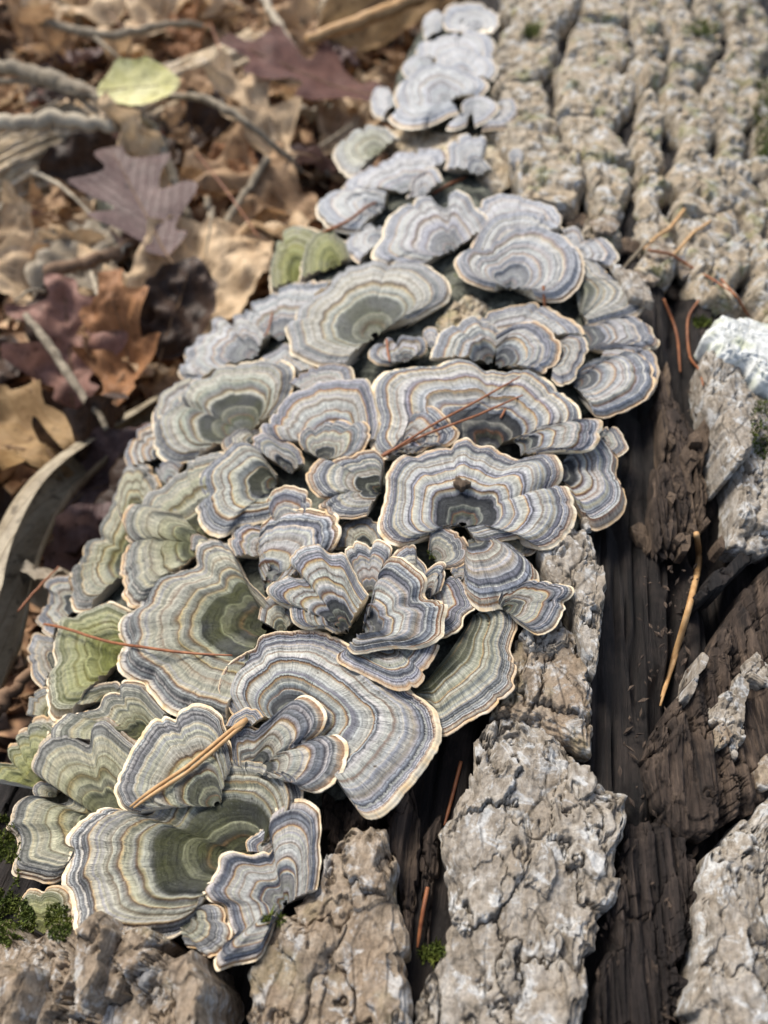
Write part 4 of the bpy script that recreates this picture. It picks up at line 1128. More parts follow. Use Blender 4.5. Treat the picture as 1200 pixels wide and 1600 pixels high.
ZERO = np.zeros(3)
def make_leaf(kind, L, seed, mat, name=None, **kw):
    P, co, m = leaf_geo(kind, L, seed, **kw)
    nr, nc = P.shape[:2]
    name = name or ('oak_leaf' if kind == 'oak' else 'dead_leaf')
    o = mesh(name, P, gridq(nr, nc)[:, ::-1], mat=mat, loc=ZERO, co=co)
    mid = P[::3, m]
    d0 = P[0, m] - P[2, m]
    d0 = d0 / np.linalg.norm(d0)
    stalk = np.concatenate([[P[0, m] + d0 * L * .22 + np.array([0, 0, L * .04])], mid])
    v, q, t = tube(stalk, np.linspace(.0075, .002, len(stalk)) * L, 6)
    mesh('midrib', v, q, t, mat=M_STALK, parent=o, loc=ZERO)
    return o

def put(o, p, rx=0, ry=0, rz=0, s=1.):
    o.location = Vector(np.asarray(p) * CM)
    o.rotation_euler = (rx, ry, rz)
    o.scale = (s, s, s)
    LOC[o.name] = np.asarray(p, float)
    return o

def copy_tree(o):
    c = o.copy(); COL.objects.link(c)
    for ch in o.children:
        k = ch.copy(); COL.objects.link(k); k.parent = c
    return c

# ---- the small log that lies across the litter
a0, a1 = hitz(-330, 455, -10.6), hitz(560, 42, -10.6)
SL = empty('small_log', (a0 + a1) / 2 * np.array([1, 1, 0]) + np.array([0, 0, GZ]))
tag(SL, 'small furrowed log lying across the leaf litter at the upper left', 'log')
ax = (a1 - a0); Ls = np.linalg.norm(ax); ax = ax / Ls
sx = np.array([ax[1], -ax[0], 0]); sx /= np.linalg.norm(sx)
sz = np.cross(sx, ax)
if sz[2] < 0: sz = -sz
nl_, nt_ = 260, 170
tl = np.linspace(0, Ls, nl_); th = np.linspace(0, 2 * np.pi, nt_, endpoint=False)
TL, TH = np.meshgrid(tl, th, indexing='ij')
cx_, cy_ = np.cos(TH) * 2.2, np.sin(TH) * 2.2
rid = np.abs(pn(cx_ * 1.5, cy_ * 1.5, TL * .10)) * 2
rid = np.abs(pn(cx_ * 2.4, cy_ * 2.4, TL * .06 + .3 * pn(cx_, cy_, TL * .3))) * 2
rr = 2.7 + 1.1 * np.minimum(rid, .6) + .25 * fbm(cx_ * 1.5, cy_ * 1.5, TL * .5, 3) + .4 * pn(TL * .07, 3., 1.)
PS = a0 + ax * TL[..., None] + rr[..., None] * (np.cos(TH)[..., None] * sx + np.sin(TH)[..., None] * sz)
M_SLB = bark_mat('small_log_bark', (.40, .31, .20), (.05, .04, .03), (.66, .54, .38), .3, .1, 31., .7, (.35, .25, .14))
mesh('furrowed_bark', PS, gridq(nl_, nt_, True)[:, ::-1], mat=M_SLB, parent=SL)

# ---- named leaves
def hero(px, py, zz, kind, L, col, seed, rz, label, rx=0., ry=0., cat='leaf', name=None, **kw):
    kw.setdefault('crumple', 1.7)
    o = make_leaf(kind, L, seed, LEAFM[col], name, **kw)
    p = hitz(px, py, zz)
    put(o, p, R(rx), R(ry), R(rz))
    tag(o, label, cat, 'dead leaves on the forest floor')
    return o

hero(262, 400, -7.2, 'oak', 10.5, 'purplish brown', 3, 118, 'purplish brown lobed oak leaf lying flat below the yellow leaf', ry=-12, wid=.36, crumple=.25)
hero(605, 160, -7.5, 'oak', 13.5, 'reddish', 5, 165, 'dark red oak leaf lying against the far white caps', ry=-14, wid=.36, crumple=.4)
hero(455, 265, -8.5, 'oak', 12, 'pale tan', 7, 120, 'pale tan lobed leaf with a thin tip beside the arched twig', ry=-20, rx=10, wid=.3, roll=.7)
hero(150, 142, -3.2, 'ovate', 5.6, 'yellow', 9, 4, 'pale yellow leaf resting on the grey branch', ry=-4, rx=24, wid=.36, roll=.5, crumple=.25, name='yellow_leaf')
hero(215, 500, -9.6, 'ovate', 10, 'pale tan', 11, 40, 'broad rounded tan leaf behind the left fungus fans', ry=-14, rx=16, wid=.42, roll=.5)
hero(115, 640, -9.6, 'oak', 8.0, 'pinkish', 13, 100, 'pinkish red leaf with a hole under the mossy twig', ry=-28, rx=8, wid=.42, roll=.4)
hero(185, 640, -9.3, 'oak', 8.0, 'orange brown', 15, 95, 'glowing orange brown leaf right of the mossy twig', ry=-30, rx=-12, wid=.34, roll=.7)
hero(130, 740, -8.6, 'ovate', 10.5, 'golden', 17, 165, 'golden curled leaf at the left picture edge above the rolled one', ry=-18, rx=24, wid=.38, roll=.9)
hero(-30, 420, -9, 'ovate', 10, 'pale tan', 19, 10, 'pale tan leaf hanging over the end of the small log', ry=16, rx=25, wid=.36, roll=.8)
hero(165, 385, -9.5, 'ovate', 5.2, 'olive', 21, 78, 'upright pale pointed leaf scrap below the purplish oak leaf', ry=-50, wid=.2, roll=1.2)
hero(500, 330, -9, 'oak', 10, 'tan', 23, 160, 'crinkled tan leaf just left of the frilly fungus cluster', ry=-16, rx=-12, wid=.4, roll=.6)
hero(300, 390, -9.5, 'ovate', 8, 'pale tan', 25, 20, 'light leaf left of the mossy green caps', ry=-6, rx=-20, wid=.36, roll=.7)
hero(60, 480, -10, 'ovate', 9, 'greyish', 27, 60, 'greyish leaf above the mossy twig at the left', ry=-12, wid=.4, roll=.4)
hero(250, 560, -9, 'ovate', 6.5, 'dark brown', 29, 75, 'dark brown leaf against the frilly grey cap', ry=-26, rx=20, wid=.36, roll=.8)
hero(70, 40, -8, 'oak', 15, 'pale tan', 31, 40, 'sunlit pale oak leaf in the upper left corner', ry=-16, wid=.36, roll=.4)
hero(215, 70, -8, 'oak', 15, 'pale tan', 33, 70, 'sunlit pale leaf behind the grey branch near the top', ry=-25, wid=.36, roll=.5)
hero(310, 30, -8, 'ovate', 12, 'pale tan', 35, 100, 'bright leaf at the top edge behind the small log', ry=-16, wid=.36, roll=.6)
hero(105, 960, -9.5, 'ovate', 5.5, 'purplish brown', 37, 60, 'mottled dull purple leaf in the shade behind the tall left cap', ry=-25, rx=20, wid=.45, roll=.9)
hero(95, 800, -9.2, 'ovate', 7, 'purplish brown', 39, 40, 'dull pinkish leaf edge under the rolled leaf', ry=-12, rx=15, wid=.26, roll=.5)
hero(490, 40, -7, 'ovate', 24, 'golden', 41, 10, 'big golden brown curled leaf at the top picture edge', ry=-22, rx=38, wid=.22, roll=1.2, cat='leaf')

# the long rolled leaf at the left flank: a sheet rolled into an open tube
path = np.array([hitz(x, y, z) for x, y, z in ((-25, 1090, -7.0), (5, 960, -6.6), (30, 860, -6.6), (75, 775, -7.0), (140, 715, -8.0), (205, 668, -9.2), (262, 625, -10.4))])
path = spline(path, 60)
tg = np.gradient(path, axis=0); tg /= np.linalg.norm(tg, axis=1)[:, None]
sd_ = np.cross(tg, [0, 0, 1.]); sd_ /= np.linalg.norm(sd_, axis=1)[:, None]
upn = np.cross(sd_, tg)
an = np.linspace(1.45, 6.5, 40)
wr = np.interp(np.linspace(0, 1, 60), [0, .1, .4, .75, 1], [.55, .95, 1.0, .75, .45])
PR = path[:, None] + wr[:, None, None] * (np.sin(an)[None, :, None] * sd_[:, None] + np.cos(an)[None, :, None] * upn[:, None]) * (.80 + .05 * an[None, :, None])
PR += (.06 * np.abs(pn(np.linspace(0, 7, 60)[:, None] * .35, an[None] * 1.6, 3.)) + .05 * pn(np.linspace(0, 7, 60)[:, None] * 1.2, an[None] * .8, 8.))[..., None] * upn[:, None]
PR += .09 * fbm(PR[..., 0] * .7, PR[..., 1] * .7, PR[..., 2] * .7, 3)[..., None]
co = np.stack([np.linspace(0, 1, 60)[:, None] + 0 * an[None], (an[None] - 4) / 2.5 + 0 * wr[:, None], 0 * wr[:, None] + 0 * an[None]], -1)
rl = mesh('rolled_leaf', PR, gridq(60, 40), mat=LEAFM['curl'], loc=path[30], co=co)
tag(rl, 'long pale leaf rolled into a tube along the left flank of the fungi', 'leaf', 'dead leaves on the forest floor')

# ---- scattered leaves: a few meshes, many copies
protos = []
for k, (kind, wid) in enumerate((('oak', .36), ('ovate', .32), ('oak', .42), ('ovate', .4), ('oak', .32), ('ovate', .26))):
    for roll, bend in ((.4, .0), (1.1, .5)):
        protos.append((kind, make_leaf(kind, 9.0, 200 + k * 7 + int(roll * 10), LEAFM['tan'], roll=roll, bend=bend, crumple=2.1, wid=wid)))
names = ['tan', 'pale tan', 'orange brown', 'reddish', 'purplish brown', 'dark brown', 'greyish', 'golden']
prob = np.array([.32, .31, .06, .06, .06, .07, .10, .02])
probd = np.array([.12, .0, .10, .14, .16, .42, .06, .0])  # darker leaf colours put the shade into the low left litter
MARKS = [('the mossy twig', 100, 580), ('the yellow leaf', 190, 130), ('the purplish oak leaf', 200, 280), ('the rolled leaf', 60, 820), ('the thick pale stick', 80, 190), ('the arched twig', 380, 190),
         ('the dark red oak leaf', 540, 120), ('the mossy green caps', 450, 380), ('the big left fan', 230, 620), ('the frilly fungus cluster', 480, 310), ('the top left corner', 20, 10), ('the bare twig at the top', 430, 30),
         ('the short straight twig', 375, 310), ('the broad rounded tan leaf', 270, 430), ('the golden curled leaf', 50, 700), ('the thin branch', 200, 50), ('the small log', 60, 280), ('the straw coloured stalk', 600, 30), ('the dark branch', 180, 400)]
used, seen = set(), set()
cnt = tries = 0
lr = np.random.default_rng(21)
while cnt < 290 and tries < 6000:
    tries += 1
    px, py = lr.uniform(-120, 680), lr.uniform(-160, 1180)
    if not inpoly(px, py, [(-150, -200), (690, -200), (600, 150), (470, 330), (300, 470), (210, 640), (110, 850), (20, 1060), (-150, 1250)]): continue
    if lr.random() > (1.0 if py < 550 else .55): continue
    if (px < 140 and 200 < py < 345) or inpoly(px, py, [(300, 100), (440, 40), (450, 140), (310, 200)]):
        if lr.random() < .85: continue
    low = GZ + 1.2 * 0
    zz = ground_z(*hitz(px, py, GZ)[:2]) + lr.uniform(.2, 3.2)
    if py < 300: zz += 1.8
    p = hitz(px, py, zz)
    if py > 330 and px > 250 - (py - 450) * .35 and lr.random() < .5: continue
    k = int(lr.integers(len(protos)))
    kind, pr = protos[k]
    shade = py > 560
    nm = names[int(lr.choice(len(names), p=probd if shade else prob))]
    rz = lr.uniform(0, 6.28)
    rx, ry = lr.normal(0, .4), lr.normal(0, .4)
    way = ('right', 'away', 'left', 'forward')[int(((rz + math.pi / 4) % (2 * math.pi)) // (math.pi / 2))]
    mk = min(MARKS, key=lambda m: (m[1] - px) ** 2 + (m[2] - py) ** 2)[0]
    pos = 'tilted' if abs(rx) + abs(ry) > .55 else 'flat'
    lab = '%s %s dead %s leaf near %s, tip pointing %s' % (pos, nm, 'oak' if kind == 'oak' else 'oval', mk, way)
    if lab in seen: continue
    seen.add(lab)
    if k not in used:
        o = pr; used.add(k)
    else:
        o = copy_tree(pr)
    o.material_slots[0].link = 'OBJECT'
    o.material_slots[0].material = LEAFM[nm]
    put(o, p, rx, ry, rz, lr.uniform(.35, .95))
    tag(o, lab, 'leaf', 'dead leaves on the forest floor')
    cnt += 1
for k, (kind, pr) in enumerate(protos):
    if k not in used:
        for ch in list(pr.children): bpy.data.objects.remove(ch)
        bpy.data.objects.remove(pr)

# crumbs between the leaves
nf = 14000
fr = np.random.default_rng(5)
px, py = fr.uniform(-150, 700, nf), fr.uniform(-170, 1180, nf)
pp = hitz(px, py, GZ)
n2_ = 9000
p2_ = np.stack([fr.uniform(-95, 75, n2_), fr.uniform(-20, 150, n2_), np.zeros(n2_)], -1)
u2_, _v = xyz2uv(p2_)
p2_ = p2_[(u2_ < -14) | (u2_ > 24)]
pp = np.concatenate([pp, p2_])
nf = len(pp)
pp[:, 2] = ground_z(pp[:, 0], pp[:, 1]) + fr.uniform(-.1, 2.4, nf)
sz_ = fr.uniform(.25, 1.3, nf) + 1.3 * (fr.random(nf) < .2)
d1 = fr.normal(size=(nf, 3)); d1[:, 2] *= .4; d1 /= np.linalg.norm(d1, axis=1)[:, None]
d2 = np.cross(d1, fr.normal(size=(nf, 3))); d2 /= np.linalg.norm(d2, axis=1)[:, None]
q4 = np.stack([pp + d1 * sz_[:, None], pp + d2 * (sz_ * fr.uniform(.15, .6, nf))[:, None], pp - d1 * sz_[:, None], pp - d2 * (sz_ * .35)[:, None] + np.array([0, 0, .1])], 1)
b = NB('litter_crumbs')
oi = b.noise(b.objco(100), .8, 2.)
lm = b.done(b.ramp(oi, [(.3, (.04, .022, .012)), (.42, (.13, .07, .04)), (.54, (.32, .19, .105)), (.68, (.54, .39, .24))]), .8)
tag(mesh('leaf_litter', q4.reshape(-1, 3), np.arange(nf * 4).reshape(-1, 4), mat=lm, loc=np.array([-10, 50, GZ]), smooth=False), 'crumbled leaf litter between the dead leaves', 'litter', kind='stuff')

# ---- twigs and branches
M_TWIG = plain_mat('grey_twig_bark', (.10, .08, .055), (.29, .245, .18), 10, .85, (1, 1, 1), .8)
M_TWIGP = plain_mat('pale_bare_twig', (.22, .18, .13), (.46, .40, .30), 6, .8)
M_TWIGB = plain_mat('brown_twig', (.09, .055, .035), (.24, .15, .09), 8, .8)
M_NEED = plain_mat('pine_needle_red_brown', (.12, .04, .02), (.30, .12, .05), 14, .45, (1, 1, 1), .2)
M_STRAW = plain_mat('straw_needle', (.30, .16, .06), (.52, .33, .16), 10, .5, (1, 1, 1), .2)

def twig(name, pts, rad, mat, label, cat='twig', group=None, knots=0.12, forks=()):
    rad = [q_ * .78 for q_ in rad]
    p = spline(np.array([hitz(x, y, z) for x, y, z in pts]), max(24, 12 * len(pts)))
    seed = abs(hash(label)) % 97 if False else sum(map(ord, label)) % 97
    k = np.arange(len(p))
    r = np.interp(np.linspace(0, 1, len(p)), np.linspace(0, 1, len(rad)), rad) * (1 + knots * 2 * pn(k * .35, seed, .5))
    p = p + np.stack([pn(k * .2, seed, 1.), pn(k * .2, seed, 5.), pn(k * .2, seed, 9.)], -1) * (rad[0] * .8)
    v, q, t = tube(p, r, 9)
    o = mesh(name, v, q, t, mat=mat, loc=p[0])
    for f in forks:
        pf = spline(np.array([hitz(x, y, z) for x, y, z in f]), 20)
        v, q, t = tube(pf, np.linspace(rad[-1] * .9, rad[-1] * .3, 20), 7)
        mesh('side_shoot', v, q, t, mat=mat, parent=o)
    tag(o, label, cat, group)
    return o

TW = 'twigs in the leaf litter'
twig('twig', [(40, 492, -5.5), (80, 545, -5.8), (120, 605, -6.2), (168, 668, -6.8)], [.24, .30, .27, .2], M_TWIG, 'greenish grey mossy twig slanting over the red leaf', group=TW, knots=.08)
twig('twig', [(418, 250, -7), (385, 300, -7.6), (345, 362, -8.2)], [.38, .36, .30], M_TWIG, 'short straight grey twig beside the needle left of the fungi', group=TW)
twig('branch', [(262, 150, -5), (320, 155, -4.2), (375, 185, -4.5), (425, 225, -6), (475, 270, -8)], [.24, .34, .36, .30, .2], M_TWIG, 'arched brownish twig right of the yellow leaf', group=TW)
twig('branch', [(-40, 100, -4), (40, 112, -4), (110, 135, -4), (185, 165, -4.2), (232, 195, -5), (262, 250, -6), (285, 320, -7.5), (312, 372, -9)], [.6, .7, .8, .6, .5, .42, .36, .3], M_TWIG, 'long forked grey branch curving down from the left edge', 'branch', TW,
     forks=[[(-40, 128, -4.4), (40, 128, -4.6), (90, 140, -4.2), (120, 148, -4)], [(120, 150, -4.5), (150, 175, -5), (170, 205, -6)]])
twig('branch', [(-60, 200, -4.2), (30, 192, -4), (110, 188, -4), (182, 200, -4.4)], [.6, .65, .62, .5], M_TWIGP, 'thick pale stick lying along the small log', 'branch', TW, .06)
twig('twig', [(55, 30, -6), (130, 50, -6), (190, 55, -6), (260, 38, -6), (330, 42, -7)], [.4, .45, .45, .4, .3], M_TWIG, 'thin branch across the sunlit leaves near the top', group=TW, forks=[[(150, 60, -6), (180, 85, -6), (198, 100, -6.5)]])
twig('twig', [(395, -30, -5), (425, 20, -5.5), (462, 80, -6.5)], [.5, .45, .35], M_TWIGP, 'bare twig slanting down from the top edge', group=TW)
twig('twig', [(70, 425, -8), (150, 405, -8), (215, 380, -8), (272, 336, -7.6)], [.5, .48, .42, .3], M_TWIGB, 'dark brown branch under the purplish oak leaf', group=TW)
twig('twig', [(325, 310, -8), (330, 345, -8.5), (328, 375, -9)], [.3, .34, .3], M_TWIGP, 'stubby pale twig left of the short straight grey twig', group=TW)
twig('twig', [(-20, 1120, -7), (25, 1075, -7), (62, 1030, -7)], [.35, .3, .2], M_TWIGB, 'dark stick in the shadow at the far left', group=TW)
twig('straw', [(480, 62, -5), (560, 34, -4.5), (640, 2, -4), (700, -30, -4)], [.5, .7, .7, .5], M_STRAW, 'broad straw coloured stalk at the top left of the fungus row', 'stalk', TW, 0.04)
twig('pine_needle', [(308, 240, -6), (355, 300, -6.6), (405, 372, -7.4)], [.07, .09, .06], M_NEED, 'red brown needle lying over the leaf litter', 'pine needle', 'pine needles', 0.)
twig('pine_needle', [(28, 955, -5), (60, 918, -5), (92, 885, -5)], [.05, .06, .04], M_NEED, 'orange needle in the dark gap at the far left', 'pine needle', 'pine needles', 0.)
twig('pine_needle', [(330, 40, -6), (350, 95, -6), (362, 130, -6.5)], [.08, .09, .06], M_NEED, 'needle hanging across the small log near the top', 'pine needle', 'pine needles', 0.)

# thin fallen sticks among the leaves
sr = np.random.default_rng(12)
SEEN = set()
k = 0
while k < 26:
    px, py = sr.uniform(-20, 560), sr.uniform(-30, 520)
    if not inpoly(px, py, [(-40, -40), (640, -40), (560, 130), (450, 330), (300, 440), (180, 560), (-40, 620)]): continue
    a, ln = sr.uniform(0, 3.14), sr.uniform(25, 75)
    z = sr.uniform(-9.5, -6.0)
    dx, dy = math.cos(a) * ln, math.sin(a) * ln * .7
    bow = sr.uniform(-12, 12)
    mk = min(MARKS, key=lambda m: (m[1] - px) ** 2 + (m[2] - py) ** 2)[0]
    tone = ('grey', 'pale', 'brown')[k % 3]
    lab = '%s thin %s stick near %s, lying %s' % ('short' if ln < 48 else 'long', tone, mk, 'across' if abs(math.cos(a)) > .7 else 'upright in the picture' if abs(math.cos(a)) < .35 else 'aslant')
    if lab in SEEN: continue
    SEEN.add(lab)
    r0 = sr.uniform(.08, .2)
    twig('stick', [(px - dx, py - dy, z - .6), (px, py + bow, z), (px + dx, py + dy, z - .4)], [r0, r0 * .9, r0 * .6], (M_TWIG, M_TWIGP, M_TWIGB)[k % 3], lab, 'stick', TW, .1)
    k += 1
# ------------------------------------------------------------------ small things that lie on the log and the caps
bpy.context.view_layer.update()
DG = bpy.context.evaluated_depsgraph_get()

def on(px, py, lift=0.):
    """first surface met in the direction of a photo pixel, raised a little along Z"""
    d = pxdir(px, py)
    ok, loc, nrm, i, ob, mt = S.ray_cast(DG, Vector(CAMP * CM), Vector(d).normalized())
    p = np.array(loc) / CM if ok else hit(px, py, .5)
    return p + np.array([0, 0, lift])

PN = 'pine needles'
def needle(name, pts, r, mat, label, lift=.1, sag=True, group=PN, cat='pine needle', twins=None, rad_end=.5):
    """pts in photo pixels; the needle rests on what lies below it"""
    def path(pts):
        A = np.array([on(x, y, lift) for x, y in pts])
        p = spline(A, 40)
        x, y, z = project(p)
        need = np.array([on(a, b)[2] for a, b in zip(x, y)]) + lift * .7
        gap = np.maximum(need - p[:, 2], 0)
        gap = np.minimum(gap, 1.2)
        gap = np.max(np.stack([np.roll(np.pad(gap, 4, mode='edge'), i)[4:-4] for i in range(-4, 5)]), 0)
        k = np.convolve(np.pad(gap, 6, mode='edge'), np.ones(13) / 13, 'valid')
        p[:, 2] += np.maximum(k, gap * .4)
        return p
    def geo(p):
        return tube(p, np.interp(np.linspace(0, 1, 40), [0, .1, .8, 1], [r * .9, r, r * .9, r * rad_end]), 7)
    if twins is None:
        p = path(pts)
        v, q, t = geo(p)
        o = mesh(name, v, q, t, mat=mat, loc=p[0])
    else:
        p = path(pts)
        o = empty(name, p[0])
        v, q, t = geo(p); mesh('needle', v, q, t, mat=mat, parent=o)
        p2 = path(twins)
        v, q, t = geo(p2); mesh('needle', v, q, t, mat=mat, parent=o)
        m = (p[0] + p2[0]) / 2; d = (p[2] - p[0]); d /= np.linalg.norm(d)
        v, q, t = tube(np.array([m - d * .15, m, m + d * .25]), [r * 1.2, r * 1.7, r * 1.3], 8)
        mesh('sheath', v, q, t, mat=mat, parent=o)
    tag(o, label, cat, group)
    return o

needle('pine_needle_pair', [(598, 716), (700, 656), (812, 594)], .045, M_NEED, 'pair of red brown needles crossing the central double fan', twins=[(604, 719), (700, 672), (816, 623)])
needle('pine_needle', [(81, 995), (170, 1014), (260, 1024), (364, 1028)], .05, M_NEED, 'long bent needle across the mossy cap and the wide fan')
needle('pine_needle_pair', [(378, 1130), (300, 1196), (208, 1268)], .055, M_STRAW, 'straw coloured needle pair on the large dark hearted fan', twins=[(382, 1134), (305, 1202), (214, 1270)])
needle('pine_needle', [(426, 492), (418, 522), (411, 534)], .045, M_NEED, 'short needle stub on the faint grey cap', lift=.06)
needle('pine_needle', [(604, 533), (606, 552), (609, 572)], .05, M_NEED, 'short needle stub on the little fan cap', lift=.06)
needle('pine_needle', [(848, 452), (851, 480)], .06, M_NEED, 'needle stub beneath the pale round cap', lift=.04) 
needle('pine_needle', [(676, 306), (700, 292), (728, 280)], .08, M_NEED, 'brown needle piece above the round grey cap')
needle('pine_needle', [(505, 366), (545, 352), (592, 336)], .08, M_NEED, 'brown needle lying across the frilly cluster')
needle('pine_needle', [(1008, 408), (1070, 438), (1135, 472)], .06, M_NEED, 'red needle pointing right below the furrowed bark')
needle('pine_needle', [(1090, 474), (1073, 505), (1076, 560), (1094, 615)], .055, M_NEED, 'curved needle hanging beside the white crust')
needle('pine_needle', [(1036, 470), (1054, 520), (1062, 585)], .055, M_NEED, 'darker needle left of the curved one')
needle('pine_needle', [(1068, 332), (1035, 372), (1002, 402)], .09, M_STRAW, 'brown stalk leaning on the lower edge of the furrowed bark')
needle('pine_needle', [(1108, 350), (1075, 378), (1048, 404)], .08, M_STRAW, 'second brown stalk right of the leaning one')
needle('twig', [(1012, 380), (990, 405), (966, 434)], .10, M_TWIG, 'grey splinter beside the small curled cap', group='twigs on the log', cat='twig')
needle('twig', [(992, 426), (1004, 432), (1014, 438)], .12, M_TWIGP, 'short pale chip of twig below the grey splinter', group='twigs on the log', cat='twig')
needle('twig', [(1130, 450), (1138, 466), (1143, 492)], .10, M_TWIGP, 'thin pale twig standing above the white crust', group='twigs on the log', cat='twig')
needle('pine_needle', [(1125, 440), (1150, 470), (1170, 500)], .06, M_NEED, 'needle crossing the top of the white crust')
needle('straw', [(1086, 838), (1090, 880), (1078, 940), (1052, 1030), (1030, 1106)], .10, M_STRAW, 'long straw coloured blade lying in the dark groove', group='twigs on the log', cat='straw', rad_end=.3)
needle('straw', [(1066, 985), (1050, 1040), (1032, 1092)], .07, M_STRAW, 'second thinner straw beside the long blade in the groove', group='twigs on the log', cat='straw')
needle('pine_needle', [(720, 1192), (708, 1240), (694, 1292)], .05, M_NEED, 'dark red needle standing in the gap beside the scaly bark')
needle('pine_needle', [(668, 1388), (660, 1430), (652, 1482)], .05, M_NEED, 'needle in the lower gap between the two bark plates')
needle('pine_needle', [(782, 655), (790, 640), (776, 600)][:2], .04, M_NEED, 'tiny needle tip at the edge of the double fan', lift=.05)

# chips of wood
def chip(name, pts, th, mat, label, seed):
    pts = np.array(pts, float)
    pc = np.concatenate([pts, pts[:1]])
    Lc = np.concatenate([[0], np.cumsum(np.linalg.norm(np.diff(pc, axis=0), axis=1))])
    sc = np.linspace(0, Lc[-1], 40, endpoint=False)
    c = np.stack([np.interp(sc, Lc, pc[:, i]) for i in range(2)], -1)
    c = c + np.stack([pn(sc * .12, seed, 1.), pn(sc * .12, seed, 5.)], -1) * 3.5
    C0 = on(*c.mean(0))
    q = np.array([C0 + (hit(x, y, 0) - hit(*c.mean(0), 0)) for x, y in c])
    m = q.mean(0)
    t = np.array([0., .4, .75, .95, 1.])
    topv = m + (q - m)[None] * t[:, None, None] + np.array([0, 0, 1.]) * (th * (1 - .25 * t ** 4))[:, None, None]
    topv[..., 2] += .16 * fbm(topv[..., 0] * 2, topv[..., 1] * 2, seed, 4)
    bot = q + np.array([0, 0, -.1])
    P = np.concatenate([topv, bot[None]])
    gq = gridq(6, 40, True)
    a = np.cross(q[1] - q[0], q[0] - m)[2]
    o = mesh(name, P, gq if a < 0 else gq[:, ::-1], mat=mat, loc=m)
    tag(o, label, 'wood chip', 'loose chips on the log')
    return o
chip('wood_chip', [(982, 828), (1000, 822), (1024, 858), (1012, 870), (994, 850)], .25, M_BLOCK, 'small square brown wood chip in the dark groove', 3.)
chip('wood_chip', [(712, 749), (730, 752), (735, 757), (720, 766), (710, 757)], .12, M_BLOCK, 'crumb of red brown wood on the wide ringed rosette', 5.)
chip('wood_chip', [(905, 815), (920, 812), (932, 826), (915, 832)], .2, M_BARK2, 'little grey bark chip under the broad drooping cap', 7.)
chip('wood_chip', [(955, 420), (985, 430), (1010, 455), (1018, 480), (985, 470)], .3, M_BARK2, 'grey lump of bark behind the dark banded side cap', 9.)
chip('wood_chip', [(1045, 400), (1080, 410), (1100, 430), (1065, 435)], .25, M_BARK3, 'brown bark fragment below the furrowed bark', 11.)
for k, (x, y) in enumerate(((1012, 432), (1060, 455), (1030, 395), (985, 385), (945, 352), (900, 345))):
    chip('wood_chip', [(x - 22, y - 6), (x + 4, y - 14), (x + 24, y), (x + 10, y + 14), (x - 14, y + 9)], .12, (M_BARK3, M_BLOCK)[k % 2],
         ('brown chip beside the short pale twig', 'brown flake under the red needle', 'flake by the leaning brown stalk', 'flake right of the small curled cap', 'flake at the foot of the furrowed bark', 'flake wedged behind the creased cap')[k], 20. + k)

# the white crust at the right edge
M_CRUST = NB('white_crust')
n = M_CRUST.noise(M_CRUST.objco(100), 3., 5, .6)
n2 = M_CRUST.noise(M_CRUST.objco(100), .8, 3)
M_CRUST = M_CRUST.done(M_CRUST.mix(M_CRUST.ramp(n2, [(.5, 0.), (.65, .6)]), M_CRUST.ramp(n, [(.35, (.34, .35, .33)), (.6, (.56, .57, .555))]), (.33, .36, .20)), .95, M_CRUST.bump(n, .6, .001))
def lump(name, poly, top, k, mat, label, cat):
    bark_plate.__defaults__
    o = bark_plate(name, poly, top, k, mat, None, .55, .35, 80, 200, foot=.2, rag=.2, dip=.35)
    tag(o, label, cat)
    return o
lump('white_crust_fungus', [(1098, 510), (1118, 492), (1150, 484), (1185, 495), (1260, 500), (1280, 600), (1210, 605), (1185, 590), (1160, 565), (1120, 545)], 1.45, 5., M_CRUST, 'white crusty fungus on the bark at the right edge', 'fungus')

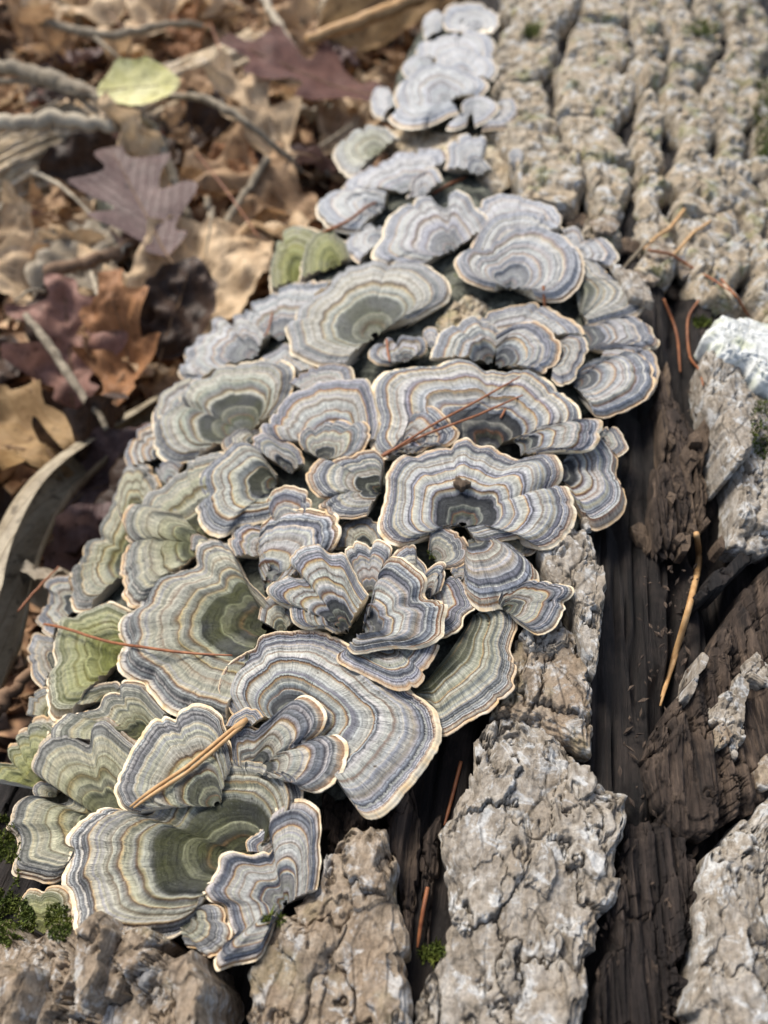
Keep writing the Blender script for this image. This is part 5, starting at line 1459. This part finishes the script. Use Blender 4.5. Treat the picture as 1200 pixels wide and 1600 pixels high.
# moss tufts
M_MOSS = NB('moss_green')
mn = M_MOSS.noise(M_MOSS.objco(100), 2., 3)
M_MOSS = M_MOSS.done(M_MOSS.ramp(mn, [(.3, (.03, .05, .008)), (.7, (.115, .135, .022))]), .8)
def moss(px, py, wpx, hpx, n, ln, label):
    r = np.random.default_rng(int(px * 3 + py))
    a = r.uniform(0, 6.28, n); q = np.sqrt(r.uniform(0, 1, n))
    base = np.array([on(px + wpx * q_ * math.cos(a_), py + hpx * q_ * math.sin(a_)) for a_, q_ in zip(a, q)])
    base[:, 2] -= .03
    kp = pn(base[:, 0] * 1.6, base[:, 1] * 1.6, 4.) + .5 * pn(base[:, 0] * 5, base[:, 1] * 5, 9.) > -.12
    base = base[kp]; n = len(base)
    up = r.normal(size=(n, 3)) * .55 + np.array([0, 0, 1.]); up /= np.linalg.norm(up, axis=1)[:, None]
    sd = np.cross(up, r.normal(size=(n, 3))); sd /= np.linalg.norm(sd, axis=1)[:, None]
    l = ln * r.uniform(.5, 1.2, n)[:, None]
    mid = base + up * l * .55
    tipd = up + r.normal(size=(n, 3)) * .35
    P = np.stack([base - sd * .012, base + sd * .012, mid + sd * .03, base + tipd * l, mid - sd * .03], 1).reshape(-1, 3)
    i = np.arange(n)[:, None] * 5
    o = mesh('moss_tuft', P, np.concatenate([i + np.array([[0, 1, 2, 4]])]), np.concatenate([i + np.array([[4, 2, 3]])]), mat=M_MOSS, loc=base.mean(0))
    tag(o, label, 'moss', 'moss tufts on the log', 'stuff')
moss(4, 1340, 30, 66, 4200, .10, 'moss cushion at the left edge beside the lower caps')
moss(22, 1440, 34, 40, 2600, .10, 'moss growing above the near corner bark')
moss(92, 1440, 22, 30, 2200, .07, 'moss covering the cap under the large left fan')
moss(676, 1488, 20, 14, 400, .16, 'small green moss tuft in the gap left of the scaly bark')
moss(428, 1438, 14, 8, 220, .22, 'tiny moss tuft below the lowest rosette')
moss(1192, 670, 20, 50, 1100, .12, 'moss strip on the bark below the white crust')
moss(1180, 520, 14, 10, 160, .25, 'moss speck beside the white crust')
moss(1095, 505, 14, 8, 200, .25, 'dark moss left of the white crust')
moss(830, 52, 14, 12, 220, .5, 'yellow green moss spot on the furrowed bark near the far caps')
moss(1192, 190, 16, 70, 700, .5, 'moss patch on the furrowed bark at the right edge')
moss(1100, 48, 22, 12, 260, .5, 'moss fleck at the top of the furrowed bark')
moss(672, 868, 9, 7, 200, .12, 'moss at the stalk of the little yellow ringed cap')
